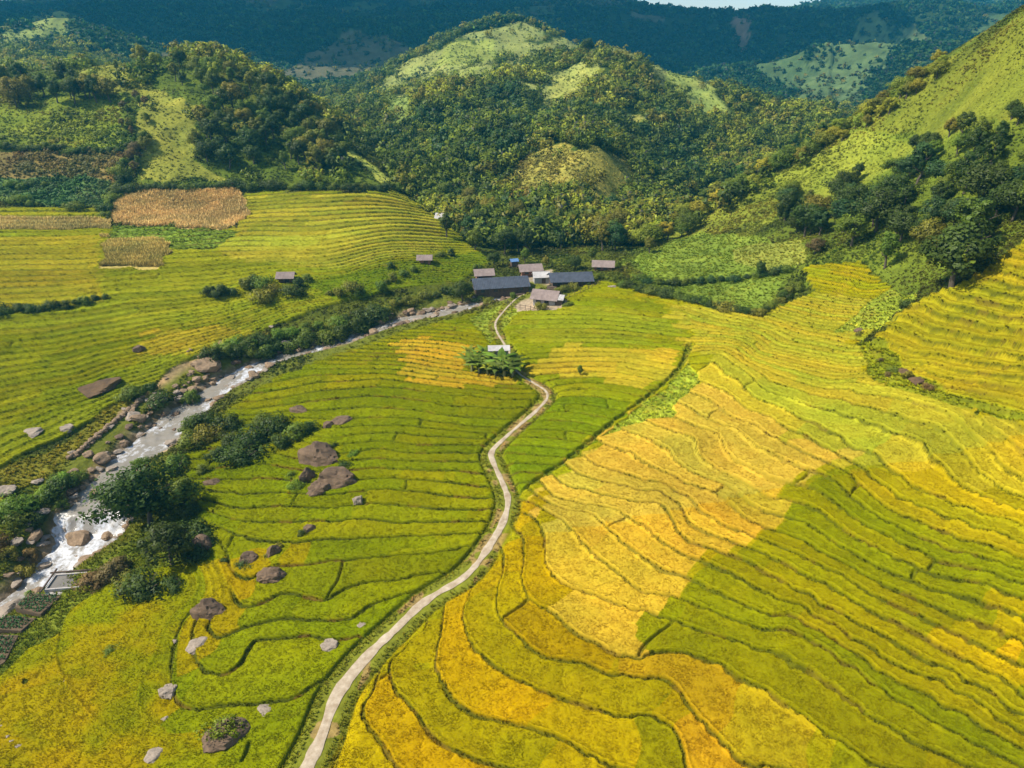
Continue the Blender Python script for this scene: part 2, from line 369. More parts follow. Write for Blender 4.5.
# ------------------------------------------------------------------ land cover, outlines in survey units + distance range
GREEN, YG, GOLD, ORANGE, PALE = (136, 136, 8), (166, 156, 16), (205, 173, 60), (178, 157, 30), (186, 172, 58)
COVER = [  # colour, outline, (ymin,ymax), soft edge wobble
 ('rice', (158, 156, 30), RP[4], (80, 240), 2),
 ('rice', (174, 160, 38), [(-200, 235), (100, 238), (105, 300), (60, 308), (-200, 330)], (100, 240), 2),
 ('rice', (148, 146, 18), [(-200, 345), (100, 335), (200, 322), (120, 380), (40, 425), (-200, 440)], (60, 240), 3),
 ('rice', (190, 168, 40), [(150, 335), (215, 325), (250, 333), (200, 355), (140, 358)], (60, 240), 3),
 ('rice', (178, 168, 48), [(238, 195), (400, 195), (440, 220), (440, 250), (330, 270), (245, 262), (200, 240)], (100, 240), 3),
 ('rice', (128, 142, 24), [(400, 262), (500, 250), (480, 290), (330, 302), (300, 285)], (100, 240), 3),
 ('rice', (126, 138, 10), RP[2], (20, 200), 1),
 ('rice', (140, 146, 14), [(250, 560), (350, 545), (470, 545), (505, 510), (470, 480), (420, 470), (330, 520)], (20, 200), 4),
 ('rice', (136, 142, 12), [(330, 345), (480, 330), (540, 395), (480, 410), (400, 385), (340, 395)], (20, 200), 4),
 ('rice', (194, 168, 50), [(385, 345), (430, 338), (480, 345), (470, 372), (520, 380), (500, 388), (440, 386), (390, 374), (410, 356)], (20, 200), 3),
 ('rice', (156, 144, 8), [(-120, 800), (-120, 700), (60, 640), (110, 590), (190, 565), (310, 552), (250, 600), (205, 660), (160, 690), (170, 720), (210, 735), (240, 800)], (20, 200), 2),
 ('rice', (142, 144, 14), RP[3], (20, 240), 1),
 ('rice', (124, 138, 12), [(512, 498), (495, 455), (545, 395), (630, 400), (640, 405), (575, 455)], (20, 240), 4),
 ('rice', (190, 168, 44), [(520, 376), (560, 345), (650, 350), (690, 352), (668, 378), (640, 392), (600, 380)], (20, 240), 3),
 ('rice', (150, 152, 28), [(505, 330), (540, 305), (640, 312), (680, 330), (640, 345), (540, 345)], (20, 240), 4),
 ('rice', YG, RP[0], (20, 200), 1),
 ('rice', (180, 168, 44), [(692, 345), (660, 305), (760, 316), (815, 292), (900, 305), (860, 345), (880, 375), (1024, 428), (1250, 470), (1250, 540), (960, 500), (850, 470), (790, 440), (720, 395)], (20, 200), 4),
 ('rice', (172, 154, 12), [(300, 800), (395, 640), (500, 560), (530, 600), (640, 675), (690, 800)], (20, 200), 4),
 ('rice', GOLD, [(520, 505), (556, 470), (600, 440), (640, 412), (670, 390), (700, 388), (735, 405), (790, 438), (850, 458), (800, 476), (778, 500), (762, 540), (715, 556), (690, 570), (660, 605), (660, 652), (620, 660), (582, 641), (560, 612), (545, 590), (535, 545)], (20, 200), 4),
 ('rice', (178, 152, 12), [(520, 505), (545, 490), (540, 560), (560, 610), (520, 600), (505, 560)], (20, 200), 3),
 ('rice', ORANGE, [(655, 652), (690, 660), (740, 690), (790, 730), (830, 800), (745, 800), (720, 742), (675, 690), (610, 676)], (20, 200), 2),
 ('rice', (190, 162, 34), [(660, 730), (700, 718), (745, 765), (760, 800), (690, 800)], (20, 200), 2),
 ('rice', (140, 138, 10), [(635, 722), (680, 735), (690, 800), (650, 800)], (20, 200), 2),
 ('rice', (142, 143, 12), [(626, 634), (655, 605), (700, 572), (765, 540), (778, 500), (810, 476), (855, 468), (900, 500), (1000, 560), (1250, 600), (1250, 800), (850, 800), (790, 716), (720, 668), (660, 652)], (20, 200), 4),
 ('rice', (164, 154, 22), [(855, 468), (900, 468), (1024, 505), (1024, 560), (930, 535), (880, 505)], (20, 200), 3),
 ('rice', (170, 154, 12), [(928, 632), (960, 640), (1024, 672), (1024, 692), (960, 660)], (20, 200), 1.5),
 ('rice', (170, 154, 12), [(975, 595), (1024, 602), (1024, 640), (980, 612)], (20, 200), 1.5),
 ('rice', (168, 152, 14), [(960, 632), (1024, 655), (1024, 672), (975, 650)], (20, 200), 1.5),
 ('rice', (172, 156, 28), RP[1], (20, 160), 1),
 ('grass', (140, 150, 40), [(655, 398), (690, 366), (700, 385), (672, 408), (676, 418), (640, 425), (600, 440)], (40, 200), 2),
 ('grass', (128, 132, 20), [(855, 345), (880, 340), (905, 370), (950, 395), (1024, 418), (1024, 428), (935, 402), (880, 385)], (40, 140), 3),
 ('grass', (150, 160, 46), [(830, 335), (870, 300), (905, 280), (920, 300), (880, 330)], (40, 200), 3),
 # left bank wild ground
 ('grass', (126, 118, 34), [(-200, 475), (0, 470), (70, 440), (130, 400), (150, 410), (60, 470), (0, 520), (-200, 560)], (30, 160), 4),
 ('grass', (84, 92, 18), [(-200, 560), (0, 500), (60, 470), (75, 480), (20, 570), (-200, 640)], (30, 160), 4),
 ('soil', (150, 126, 86), [(58, 474), (98, 434), (142, 400), (186, 362), (222, 342), (236, 362), (196, 396), (146, 442), (104, 484), (72, 494)], (60, 150), 4),
 ('grass', (96, 100, 28), [(100, 455), (150, 405), (200, 372), (190, 392), (140, 430)], (60, 150), 6),
 # between rice and village
 ('soil', (148, 132, 106), [(498, 300), (512, 290), (524, 272), (552, 270), (556, 284), (540, 290), (566, 300), (562, 310), (520, 312), (505, 305)], (110, 230), 2),
 ('grass', (130, 140, 40), [(470, 320), (500, 300), (520, 312), (500, 330), (490, 345)], (80, 200), 2),
 # dry corn plots
 ('corn', (208, 176, 110), [(112, 192), (240, 192), (250, 215), (225, 230), (190, 232), (170, 225), (112, 225)], (150, 260), 1.5),
 ('grass', (104, 122, 34), [(110, 226), (200, 228), (240, 232), (215, 250), (170, 250), (110, 242)], (130, 260), 2),
 ('corn', (180, 160, 84), [(104, 242), (160, 240), (175, 255), (150, 268), (104, 268)], (130, 260), 6),
 ('corn', (190, 168, 100), [(-200, 218), (108, 220), (108, 230), (-200, 232)], (150, 260), 1.5),
 # plots of the left knoll
 ('scrub', (100, 116, 30), [(-250, 30), (140, 40), (400, 185), (400, 190), (125, 190), (108, 218), (-250, 218)], (195, 330), 2),
 ('scrub', (138, 150, 42), [(-250, 95), (122, 97), (122, 150), (-250, 150)], (195, 330), 2),
 ('scrub', (150, 132, 70), [(-250, 152), (120, 150), (120, 182), (60, 180), (-250, 176)], (195, 300), 4),
 ('scrub', (100, 128, 66), [(-250, 180), (110, 178), (108, 205), (-250, 205)], (195, 300), 2),
 ('meadow', (126, 126, 44), [(60, 62), (145, 62), (150, 85), (200, 110), (195, 160), (230, 178), (140, 182), (140, 95), (70, 90)], (200, 330), 3),
 ('meadow', (158, 160, 66), [(345, 150), (352, 150), (400, 186), (385, 188)], (200, 300), 1),
 # central hill
 ('wood', (64, 78, 24), [(380, 110), (430, 60), (520, 15), (600, 40), (720, 80), (800, 130), (800, 150), (700, 190), (640, 250), (480, 265), (395, 190)], (185, 560), 2),
 ('meadow', (128, 132, 66), [(380, 92), (400, 72), (500, 36), (540, 45), (600, 40), (640, 55), (700, 85), (735, 130), (700, 118), (660, 100), (640, 70), (590, 78), (575, 105), (530, 95), (500, 70), (470, 85), (400, 100)], (290, 560), 2),
 ('meadow', (122, 128, 66), [(440, 30), (520, 12), (550, 40), (500, 42), (450, 45)], (380, 600), 2),
 ('wood', (64, 78, 24), [(500, 62), (515, 44), (560, 42), (590, 50), (588, 64), (550, 68)], (240, 480), 3),
 ('meadow', (112, 126, 56), [(384, 98), (410, 98), (413, 120), (402, 140), (385, 120)], (260, 460), 2),
 ('meadow', (124, 138, 50), [(532, 102), (558, 104), (552, 130), (530, 125)], (230, 460), 2),
 ('scrub', (178, 168, 74), [(500, 180), (525, 148), (575, 142), (620, 158), (655, 190), (612, 205), (560, 190), (515, 210)], (190, 300), 9),
 ('meadow', (140, 142, 66), [(548, 92), (552, 76), (590, 68), (604, 80), (580, 100), (560, 110), (540, 112)], (240, 560), 3),
 ('meadow', (132, 142, 64), [(664, 72), (690, 80), (722, 108), (728, 130), (700, 124), (672, 100)], (240, 560), 3),
 ('meadow', (130, 138, 60), [(430, 72), (450, 50), (492, 40), (500, 56), (470, 72)], (240, 560), 3),
 ('meadow', (134, 132, 60), [(610, 118), (640, 120), (650, 132), (625, 136)], (200, 560), 3),
 # right hill
 ('scrub', (116, 130, 36), [(620, 262), (700, 205), (800, 150), (900, 85), (1024, 10), (1300, -200), (1300, 200), (1024, 235), (900, 300), (830, 270), (770, 316), (640, 300)], (90, 330), 2),
 ('scrub', (126, 132, 38), [(860, 130), (940, 60), (1024, 15), (1250, -50), (1200, 130), (1000, 120), (930, 140)], (90, 330), 4),
 ('scrub', (142, 150, 46), [(648, 250), (700, 214), (760, 180), (820, 146), (860, 130), (920, 150), (850, 195), (780, 214), (760, 236), (700, 252), (660, 268)], (90, 230), 2),
 ('grass', (112, 128, 40), [(630, 262), (700, 232), (770, 240), (800, 262), (760, 316), (660, 300)], (90, 250), 3),
 ('grass', (136, 140, 52), [(730, 246), (800, 240), (805, 262), (770, 270), (735, 262)], (90, 250), 3),
 # far slopes
 ('wood', (44, 60, 26), [(-400, 75), (-400, -80), (1500, -80), (1500, 140), (700, 120), (640, 70), (520, 20), (380, 85), (200, 75)], (540, 2400), 3),
 ('meadow', (112, 122, 58), [(-60, 46), (20, 40), (60, 28), (75, 36), (20, 48)], (450, 900), 2),
 ('meadow', (82, 98, 54), [(792, 108), (812, 74), (850, 45), (872, 18), (885, 30), (900, 52), (880, 72), (860, 100), (820, 118)], (480, 1300), 8),
 ('meadow', (94, 106, 58), [(895, 38), (910, 30), (935, 48), (905, 60)], (480, 1300), 2),
 ('meadow', (118, 96, 70), [(730, 32), (752, 30), (745, 52), (735, 50)], (600, 1600), 2),
]
KINDS = {'rice': 1, 'grass': 2, 'scrub': 3, 'meadow': 4, 'wood': 5, 'soil': 6, 'corn': 7}


def ground(x, y, full=True):
    """height, colour, masks of the ground at any points"""
    x = np.asarray(x, float)
    y = np.asarray(y, float)
    base = glook(gB, x, y)
    px, py = project(x, y, base)
    sc = np.maximum(y, 30)/F
    nx = fbm(x, y, 6, 2, 3)
    ny = fbm(x+91, y+37, 6, 2, 5)
    reg = np.full(x.shape, -1)
    for r, poly in RP.items():
        ok = (y < 240) & (y > 14)
        reg[ok & inpoly(px, py, poly)] = r
    # terraces
    T = np.zeros(x.shape)
    G = np.ones(x.shape)
    S = np.zeros(x.shape)
    DX, DY = np.zeros(x.shape), np.zeros(x.shape)
    wob = 0.10*fbm(x, y, 14, 3, 11)
    for r in range(5):
        k = reg == r
        if k.any():
            T[k] = glook(gT[r], x[k], y[k])
            G[k] = glook(gG[r], x[k], y[k])
            S[k] = glook(gS[r], x[k], y[k])
            DX[k] = glook(gDX[r], x[k], y[k])
            DY[k] = glook(gDY[r], x[k], y[k])
    T = T+wob*np.clip(1.0+0.9*(y-70)/80, 0.7, 3.0)
    n = np.floor(T)
    f = T-n
    lo, up = (1-f)/G, f/G                       # metres below / above the next bund line
    # fields end along the terrace: cross bunds
    ang = np.where(reg == 0, 0.75, 0.0)
    along = x*np.cos(ang)-y*np.sin(ang)
    hh = hash2(n+50, np.full_like(n, 3)+reg, 5)
    L = np.where(reg == 4, 34.0, np.where(y > 110, 26.0, 21.0))
    q = along/L+hh*7.3
    q = q+.035*fbm(x, y, 4, 2, 27)
    plot = np.floor(q)
    ph = hash2(n+50, plot+300+reg*1000, 9)
    ph2 = hash2(n+50, plot+300+reg*1000, 19)
    ph3 = hash2(n+150, plot+300+reg*1000, 29)
    fq = q-plot
    xb = np.minimum(fq, 1-fq)*L
    xb = np.where(np.minimum(hash2(n, np.where(fq < .5, plot, plot+1), 77), 1) < 0.16, xb, 9)
    terr = reg >= 0
    rw = np.where(y > 90, .42, .30)
    st = sstep(rw, 0.0, lo)
    amp = S*0.95*np.where(y > 90, 1.06, 1)
    amp = np.where((reg == 2) & (T < .6), amp*.15, amp)*np.where((reg == 2) & (y < 95), sstep(.95, .5, G), 1)
    dz = np.where(terr, amp*(st-f+0.5), 0)
    bund = np.exp(-((up-0.16)/0.14)**2)
    dz = dz+np.where(terr, 0.10*bund, 0)
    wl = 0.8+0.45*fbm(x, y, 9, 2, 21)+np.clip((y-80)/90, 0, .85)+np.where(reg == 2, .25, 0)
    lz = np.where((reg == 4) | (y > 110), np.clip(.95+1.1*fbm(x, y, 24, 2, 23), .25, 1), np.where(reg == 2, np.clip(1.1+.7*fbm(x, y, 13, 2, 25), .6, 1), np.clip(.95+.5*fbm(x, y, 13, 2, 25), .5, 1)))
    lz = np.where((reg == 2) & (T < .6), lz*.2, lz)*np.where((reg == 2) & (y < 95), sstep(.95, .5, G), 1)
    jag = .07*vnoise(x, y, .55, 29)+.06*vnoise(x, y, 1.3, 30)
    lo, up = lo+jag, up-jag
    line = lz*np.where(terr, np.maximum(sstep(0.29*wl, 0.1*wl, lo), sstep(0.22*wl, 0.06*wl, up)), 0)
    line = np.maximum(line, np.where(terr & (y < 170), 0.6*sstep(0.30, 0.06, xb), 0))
    # a plot is sown as one: crops are looked up on the middle line of the terrace
    sft = np.clip((0.5-f)/G, -6, 6)
    mx_, my_ = x+DX*sft, y+DY*sft
    qx, qy = project(mx_, my_, glook(gB, mx_, my_))
    # colours
    col = np.tile(lin((96, 104, 26)), (len(x), 1))
    kind = np.where((y > 285) & ~terr, 5, np.where(y < 88, 2, 3))
    one = (reg == 2) & (T < 1.2) & (y < 95)
    sh = np.where(one, 0, (ph2-0.5)*np.where(reg == 0, 3.2, 2.5))
    ph3 = np.where(one, .5, ph3)
    ph = np.where(one, .5, ph)
    xb = np.where(one, 9, xb)
    for nm, c, poly, (y0, y1), wb in COVER:
        ok = (y >= y0) & (y <= y1)
        if not ok.any():
            continue
        idx = np.nonzero(ok)[0]
        if nm == 'rice':
            w1 = wb*1.6
            ax = qx[idx]+sh[idx]*wb*2.6+nx[idx]*w1*0.25
            ay = qy[idx]+ny[idx]*w1*0.15
        else:
            ax = px[idx]+nx[idx]*wb*2
            ay = py[idx]+ny[idx]*wb*1.3
        i = inpoly(ax, ay, poly)
        if nm == 'rice':
            i &= terr[idx]
        else:
            i &= ~terr[idx] | (nm in ('soil', 'grass', 'corn'))
        k = idx[i]
        col[k] = lin(c)
        kind[k] = KINDS[nm]
    far = (y > 540) & (kind == 5)
    cl = far & (fbm(x, y, 150, 4, 401) > .20)
    cc_ = np.where((fbm(x, y, 260, 2, 403) > .12)[:, None], lin((90, 86, 58)), lin((74, 92, 50)))
    col = np.where(cl[:, None], cc_, col)
    kind = np.where(cl, 4, kind)
    rice = kind == 1
    adj = np.where((reg == 4)[:, None], [.64, .68, .8], np.where((reg == 2)[:, None], [.74, .67, .55], np.where((reg == 0)[:, None] & (y < 62)[:, None], [.80, .73, .55], [.735, .745, .85])))
    col = np.where(rice[:, None], np.minimum(col*adj, .85), col)
    mott = sstep(-.30, .22, fbm(x, y, 9, 3, 47)+.25*fbm(x+y*1.5, y-x*.2, 3, 2, 49))*(one & rice)
    col = col*(1-.8*mott[:, None])+lin((110, 116, 8))*(.8*mott[:, None])
    v = (ph-0.5)
    big = fbm(x, y, 22, 3, 41)
    mid = fbm(x, y, 5, 3, 43)
    col = col*np.where(rice, 1+np.where(reg == 4, .36, .22)*v+0.12*big+0.10*mid, np.where(kind == 3, .62, 1)*(1+0.28*big+0.25*mid+np.where(kind == 4, .35*fbm(x, y, 11, 3, 45), 0)))[:, None]
    col[:, 0] *= np.where(rice, 1+np.where(reg == 0, .26, .16)*(ph2-.5)+0.09*mid, 1+0.10*mid)
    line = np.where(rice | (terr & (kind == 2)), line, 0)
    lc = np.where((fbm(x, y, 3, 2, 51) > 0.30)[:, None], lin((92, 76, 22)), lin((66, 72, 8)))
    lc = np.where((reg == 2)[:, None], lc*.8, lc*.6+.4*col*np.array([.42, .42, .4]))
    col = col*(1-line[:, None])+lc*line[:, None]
    # wild ground is rough
    wild = ~terr
    rough = np.where(wild, fbm(x, y, 9, 3, 61)*0.7*np.clip((y-60)/100, .4, 2)+11*(.45-np.abs(fbm(x, y, 70, 3, 65)))*np.clip((y-285)/60, 0, 1)*(px < 830)+np.where(y > 450, 60*(.35-np.abs(fbm(x, y, 330, 4, 67)))*np.clip((y-480)/400, 0, 1)*np.clip((1650-y)/350, .15, 1), 0), 0)
    z = base+dz+rough
    # drain
    d, e = dist_line(x, y, DRAIN, 6)
    m = .75*sstep(.6, .2, d+.25*vnoise(x, y, 1.7, 55))
    z = z-0.3*m
    col = col*(1-m[:, None])+lin((98, 106, 20))*m[:, None]
    kind = np.where(m > .45, 2, kind)
    line = np.maximum(line, m)
    # path
    d, e = dist_line(x, y, PATH, 9)
    w = e[:, 0]
    bl = sstep(2.6, 0.4, d-w)
    z = np.where(d < 9, z*(1-bl)+e[:, 1]*bl, z)
    z = z-np.where(d < 9, 0.22*np.exp(-((d-w-0.95)/.38)**2)*(y < 110), 0)
    m = sstep(.75, 0.4, d-w)*(d < 9)
    dl = sstep(1.3, .8, d-w)*(d < 9)*np.clip(.75+.6*fbm(x, y, 7, 2, 73), .2, 1)
    dk = np.where((fbm(x, y, 2.5, 2, 71) > -.1)[:, None], lin((110, 112, 30)), lin((140, 118, 66)))
    dk2 = lin((108, 110, 26))
    col = np.where((dl > .01)[:, None], col*(1-dl[:, None])+dk2*dl[:, None], col)
    col = np.where((m > .01)[:, None], col*(1-m[:, None])+dk*m[:, None], col)
    onpath = d < w+0.15
    kind = np.where(dl > .5, 2, kind)
    kind = np.where(d < w+0.05, 0, kind)
    line = np.maximum(line, dl)
    # river
    d, e = dist_line(x, y, RIV, 16)
    w = e[:, 0]*(1+0.12*vnoise(x, y, 3, 81))
    inr = d < 16
    bank = d-w
    b = sstep(5.0+1.5*nx, 0.0, bank)
    zb = e[:, 1]-0.55+np.clip(bank+0.6, 0, 9)*0.55+0.25*fbm(x, y, 1.6, 2, 83)
    zb = np.where(bank < -0.6, e[:, 1]-0.55, zb)
    z = np.where(inr, z*(1-b)+np.minimum(zb, z+.4)*b, z)
    b2 = sstep(2.6+1.8*ny, 0.6, bank)*inr
    rc = np.where((fbm(x, y, 1.1, 2, 87) > 0)[:, None], lin((150, 128, 98)), lin((104, 88, 62)))
    col = col*(1-b2[:, None])+rc*b2[:, None]
    kind = np.where(b2 > .5, 0, kind)
    b3 = inr & (bank < 5+1.5*nx)
    kind = np.where(b3 & (kind == 1), 2, kind)
    g3 = (sstep(6.5, 4, bank)*inr*(1-b2))[:, None]
    col = col*(1-g3)+lin((96, 100, 30))*g3
    return dict(z=z, col=np.clip(col, 0.002, 0.9), kind=kind, line=line, px=px, py=py, reg=reg, base=base, rdist=np.where(inr, bank, 99), ph=ph)


# ------------------------------------------------------------------ mesh helpers
def mesh_np(name, V, Fc, col=None, smooth=False, vec=None, val=None):
    """mesh from numpy: V (n,3), Fc (m,3|4)"""
    me = bpy.data.meshes.new(name)
    V = np.asarray(V, np.float32)
    Fc = np.asarray(Fc, np.int32)
    k = Fc.shape[1]
    me.vertices.add(len(V))
    me.vertices.foreach_set('co', V.ravel())
    me.loops.add(Fc.size)
    me.loops.foreach_set('vertex_index', Fc.ravel())
    me.polygons.add(len(Fc))
    me.polygons.foreach_set('loop_start', np.arange(0, Fc.size, k, dtype=np.int32))
    me.polygons.foreach_set('loop_total', np.full(len(Fc), k, np.int32))
    me.polygons.foreach_set('use_smooth', np.full(len(Fc), smooth, bool))
    if col is not None:
        a = me.attributes.new('col', 'FLOAT_COLOR', 'POINT')
        c = np.ones((len(V), 4), np.float32)
        c[:, :3] = col
        a.data.foreach_set('color', c.ravel())
    if vec is not None:
        a = me.attributes.new('cn', 'FLOAT_VECTOR', 'POINT')
        a.data.foreach_set('vector', np.asarray(vec, np.float32).ravel())
    if val is not None:
        a = me.attributes.new('val', 'FLOAT', 'POINT')
        a.data.foreach_set('value', np.asarray(val, np.float32))
    me.update(calc_edges=True)
    return me


def link(name, me, mat=None, parent=None):
    o = bpy.data.objects.new(name, me)
    C.objects.link(o)
    if mat is not None and me is not None and len(me.materials) == 0:
        me.materials.append(mat)
    if parent is not None:
        o.parent = parent
    return o


def tag(o, label=None, cat=None, group=None, kind=None):
    if label:
        o['label'] = label
    if cat:
        o['category'] = cat
    if group:
        o['group'] = group
    if kind:
        o['kind'] = kind
    return o


def empty(name, loc, rz=0, s=1.0):
    o = bpy.data.objects.new(name, None)
    C.objects.link(o)
    o.location = loc
    o.rotation_euler = (0, 0, rz)
    o.scale = (s, s, s)
    o.empty_display_size = 0.2
    return o


# ------------------------------------------------------------------ materials
def newmat(name):
    m = bpy.data.materials.new(name)
    m.use_nodes = True
    nt = m.node_tree
    nt.nodes.clear()
    out = nt.nodes.new('ShaderNodeOutputMaterial')
    return m, nt, out


def N(nt, t, **kw):
    n = nt.nodes.new(t)
    for k, v in kw.items():
        setattr(n, k, v)
    return n


def bent_normal(nt, up, attr=None):
    """surface normal eased towards the canopy's own outward direction"""
    geo = N(nt, 'ShaderNodeNewGeometry')
    mix = N(nt, 'ShaderNodeMix', data_type='VECTOR')
    mix.inputs[0].default_value = up
    nt.links.new(geo.outputs['Normal'], mix.inputs[4])
    if attr:
        at = N(nt, 'ShaderNodeAttribute', attribute_name=attr)
        vt = N(nt, 'ShaderNodeVectorTransform', vector_type='VECTOR', convert_from='OBJECT', convert_to='WORLD')
        nt.links.new(at.outputs['Vector'], vt.inputs[0])
        nt.links.new(vt.outputs[0], mix.inputs[5])
    else:
        mix.inputs[5].default_value = (0, 0, 1)
    nm = N(nt, 'ShaderNodeVectorMath', operation='NORMALIZE')
    nt.links.new(mix.outputs[1], nm.inputs[0])
    return nm.outputs[0]


def noise_fac(nt, scale, detail=3, lo=0.7, hi=1.3, coord='Object', rough=0.6):
    tc = N(nt, 'ShaderNodeTexCoord')
    nz = N(nt, 'ShaderNodeTexNoise')
    nz.inputs['Scale'].default_value = scale
    nz.inputs['Detail'].default_value = detail
    nz.inputs['Roughness'].default_value = rough
    nt.links.new(tc.outputs[coord], nz.inputs['Vector'])
    mr = N(nt, 'ShaderNodeMapRange')
    mr.inputs[1].default_value = 0.25
    mr.inputs[2].default_value = 0.75
    mr.inputs[3].default_value = lo
    mr.inputs[4].default_value = hi
    nt.links.new(nz.outputs['Fac'], mr.inputs[0])
    return mr.outputs[0], nz.outputs['Fac']


def scale_col(nt, c, f):
    mx = N(nt, 'ShaderNodeVectorMath', operation='SCALE')
    nt.links.new(c, mx.inputs[0])
    nt.links.new(f, mx.inputs['Scale'])
    return mx.outputs[0]


def mat_ground():
    m, nt, out = newmat('ground_cover')
    at = N(nt, 'ShaderNodeAttribute', attribute_name='col')
    f1, r1 = noise_fac(nt, 1.3, 4, 0.62, 1.38)
    f2, r2 = noise_fac(nt, 0.12, 3, 0.85, 1.15)
    c = scale_col(nt, scale_col(nt, at.outputs['Color'], f1), f2)
    b = N(nt, 'ShaderNodeBsdfPrincipled')
    b.inputs['Roughness'].default_value = 0.95
    b.inputs['Specular IOR Level'].default_value = 0.1
    nt.links.new(c, b.inputs['Base Color'])
    bp = N(nt, 'ShaderNodeBump')
    bp.inputs['Strength'].default_value = 0.5
    bp.inputs['Distance'].default_value = 0.4
    nt.links.new(r1, bp.inputs['Height'])
    nt.links.new(bp.outputs[0], b.inputs['Normal'])
    nt.links.new(b.outputs[0], out.inputs[0])
    return m


def mat_tuft(name, up, trans):
    m, nt, out = newmat(name)
    at = N(nt, 'ShaderNodeAttribute', attribute_name='col')
    nrm = bent_normal(nt, up)
    d = N(nt, 'ShaderNodeBsdfDiffuse')
    t = N(nt, 'ShaderNodeBsdfTranslucent')
    mx = N(nt, 'ShaderNodeMixShader')
    mx.inputs[0].default_value = trans
    nt.links.new(at.outputs['Color'], d.inputs[0])
    nt.links.new(at.outputs['Color'], t.inputs[0])
    nt.links.new(nrm, d.inputs['Normal'])
    nt.links.new(d.outputs[0], mx.inputs[1])
    nt.links.new(t.outputs[0], mx.inputs[2])
    nt.links.new(mx.outputs[0], out.inputs[0])
    return m


def mat_leaf(name, vertex=False):
    """foliage: tint from the object's colour (or per vertex), each leaf a little different"""
    m, nt, out = newmat(name)
    if vertex:
        src = N(nt, 'ShaderNodeAttribute', attribute_name='col').outputs['Color']
    else:
        oi = N(nt, 'ShaderNodeObjectInfo')
        va = N(nt, 'ShaderNodeAttribute', attribute_name='val')
        src = scale_col(nt, oi.outputs['Color'], va.outputs['Fac'])
    nrm = bent_normal(nt, 0.74, 'cn')
    d = N(nt, 'ShaderNodeBsdfPrincipled')
    d.inputs['Roughness'].default_value = 0.55
    d.inputs['Specular IOR Level'].default_value = 0.25
    t = N(nt, 'ShaderNodeBsdfTranslucent')
    mx = N(nt, 'ShaderNodeMixShader')
    mx.inputs[0].default_value = 0.34
    nt.links.new(src, d.inputs['Base Color'])
    nt.links.new(src, t.inputs[0])
    nt.links.new(nrm, d.inputs['Normal'])
    nt.links.new(d.outputs[0], mx.inputs[1])
    nt.links.new(t.outputs[0], mx.inputs[2])
    nt.links.new(mx.outputs[0], out.inputs[0])
    return m


def mat_simple(name, c1, c2, scale, rough=0.85, bump=0.3, detail=5, dist=0.1, metal=0.0):
    m, nt, out = newmat(name)
    f, raw = noise_fac(nt, scale, detail, 0, 1, rough=0.65)
    mx = N(nt, 'ShaderNodeMix', data_type='RGBA')
    mx.inputs[6].default_value = (*lin(c1), 1)
    mx.inputs[7].default_value = (*lin(c2), 1)
    nt.links.new(f, mx.inputs[0])
    b = N(nt, 'ShaderNodeBsdfPrincipled')
    b.inputs['Roughness'].default_value = rough
    b.inputs['Metallic'].default_value = metal
    nt.links.new(mx.outputs[2], b.inputs['Base Color'])
    if bump:
        bp = N(nt, 'ShaderNodeBump')
        bp.inputs['Strength'].default_value = bump
        bp.inputs['Distance'].default_value = dist
        nt.links.new(raw, bp.inputs['Height'])
        nt.links.new(bp.outputs[0], b.inputs['Normal'])
    nt.links.new(b.outputs[0], out.inputs[0])
    return m


M_GROUND = mat_ground()
def mat_canopy():
    m, nt, out = newmat('rice_canopy')
    at = N(nt, 'ShaderNodeAttribute', attribute_name='col')
    f1, r1 = noise_fac(nt, 4.5, 3, 0.84, 1.16, rough=.8)
    f2, r2 = noise_fac(nt, 0.55, 4, 0.86, 1.14)
    c = scale_col(nt, scale_col(nt, at.outputs['Color'], f1), f2)
    b = N(nt, 'ShaderNodeBsdfDiffuse')
    nt.links.new(c, b.inputs['Color'])
    bp = N(nt, 'ShaderNodeBump')
    bp.inputs['Strength'].default_value = 0.35
    bp.inputs['Distance'].default_value = 0.12
    nt.links.new(r1, bp.inputs['Height'])
    nt.links.new(bp.outputs[0], b.inputs['Normal'])
    nt.links.new(b.outputs[0], out.inputs[0])
    return m


M_CANOPY = mat_canopy()
M_RICE = mat_tuft('rice_leaves', 0.78, 0.15)
M_GRASS = mat_tuft('grass_blades', 0.5, 0.2)
M_LEAF = mat_leaf('leaves')
M_LEAFV = mat_leaf('wood_leaves', True)

# ------------------------------------------------------------------ terrain sheet
NC = 1150
uu = np.linspace(-1.45, 1.45, NC)
vv = np.r_[np.exp(np.linspace(math.log(22.0), math.log(280.0), 1500))[:-1], np.exp(np.linspace(math.log(280.0), math.log(2100.0), 340))]
NR = len(vv)
tu, tv = np.meshgrid(uu, vv)
tx, ty = (tu*tv).ravel(), tv.ravel()
gr = {}
chunks = [ground(tx[i:i+200000], ty[i:i+200000]) for i in range(0, len(tx), 200000)]
for k in ('z', 'col', 'kind', 'line'):
    gr[k] = np.concatenate([c[k] for c in chunks])
del chunks
ii = (np.arange(NR-1)[:, None]*NC+np.arange(NC-1)[None, :]).ravel()
quads = np.c_[ii, ii+1, ii+NC+1, ii+NC]
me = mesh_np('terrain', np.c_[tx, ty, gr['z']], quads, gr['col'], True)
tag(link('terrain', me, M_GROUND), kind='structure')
print('terrain', time.time()-T0)

HAZE = 0.00023
# ------------------------------------------------------------------ the standing rice: a canopy over every plot
def canopy(g):
    return np.where(g['kind'] == 1, .40*sstep(.70, .10, g['line'])-.04, -.06)


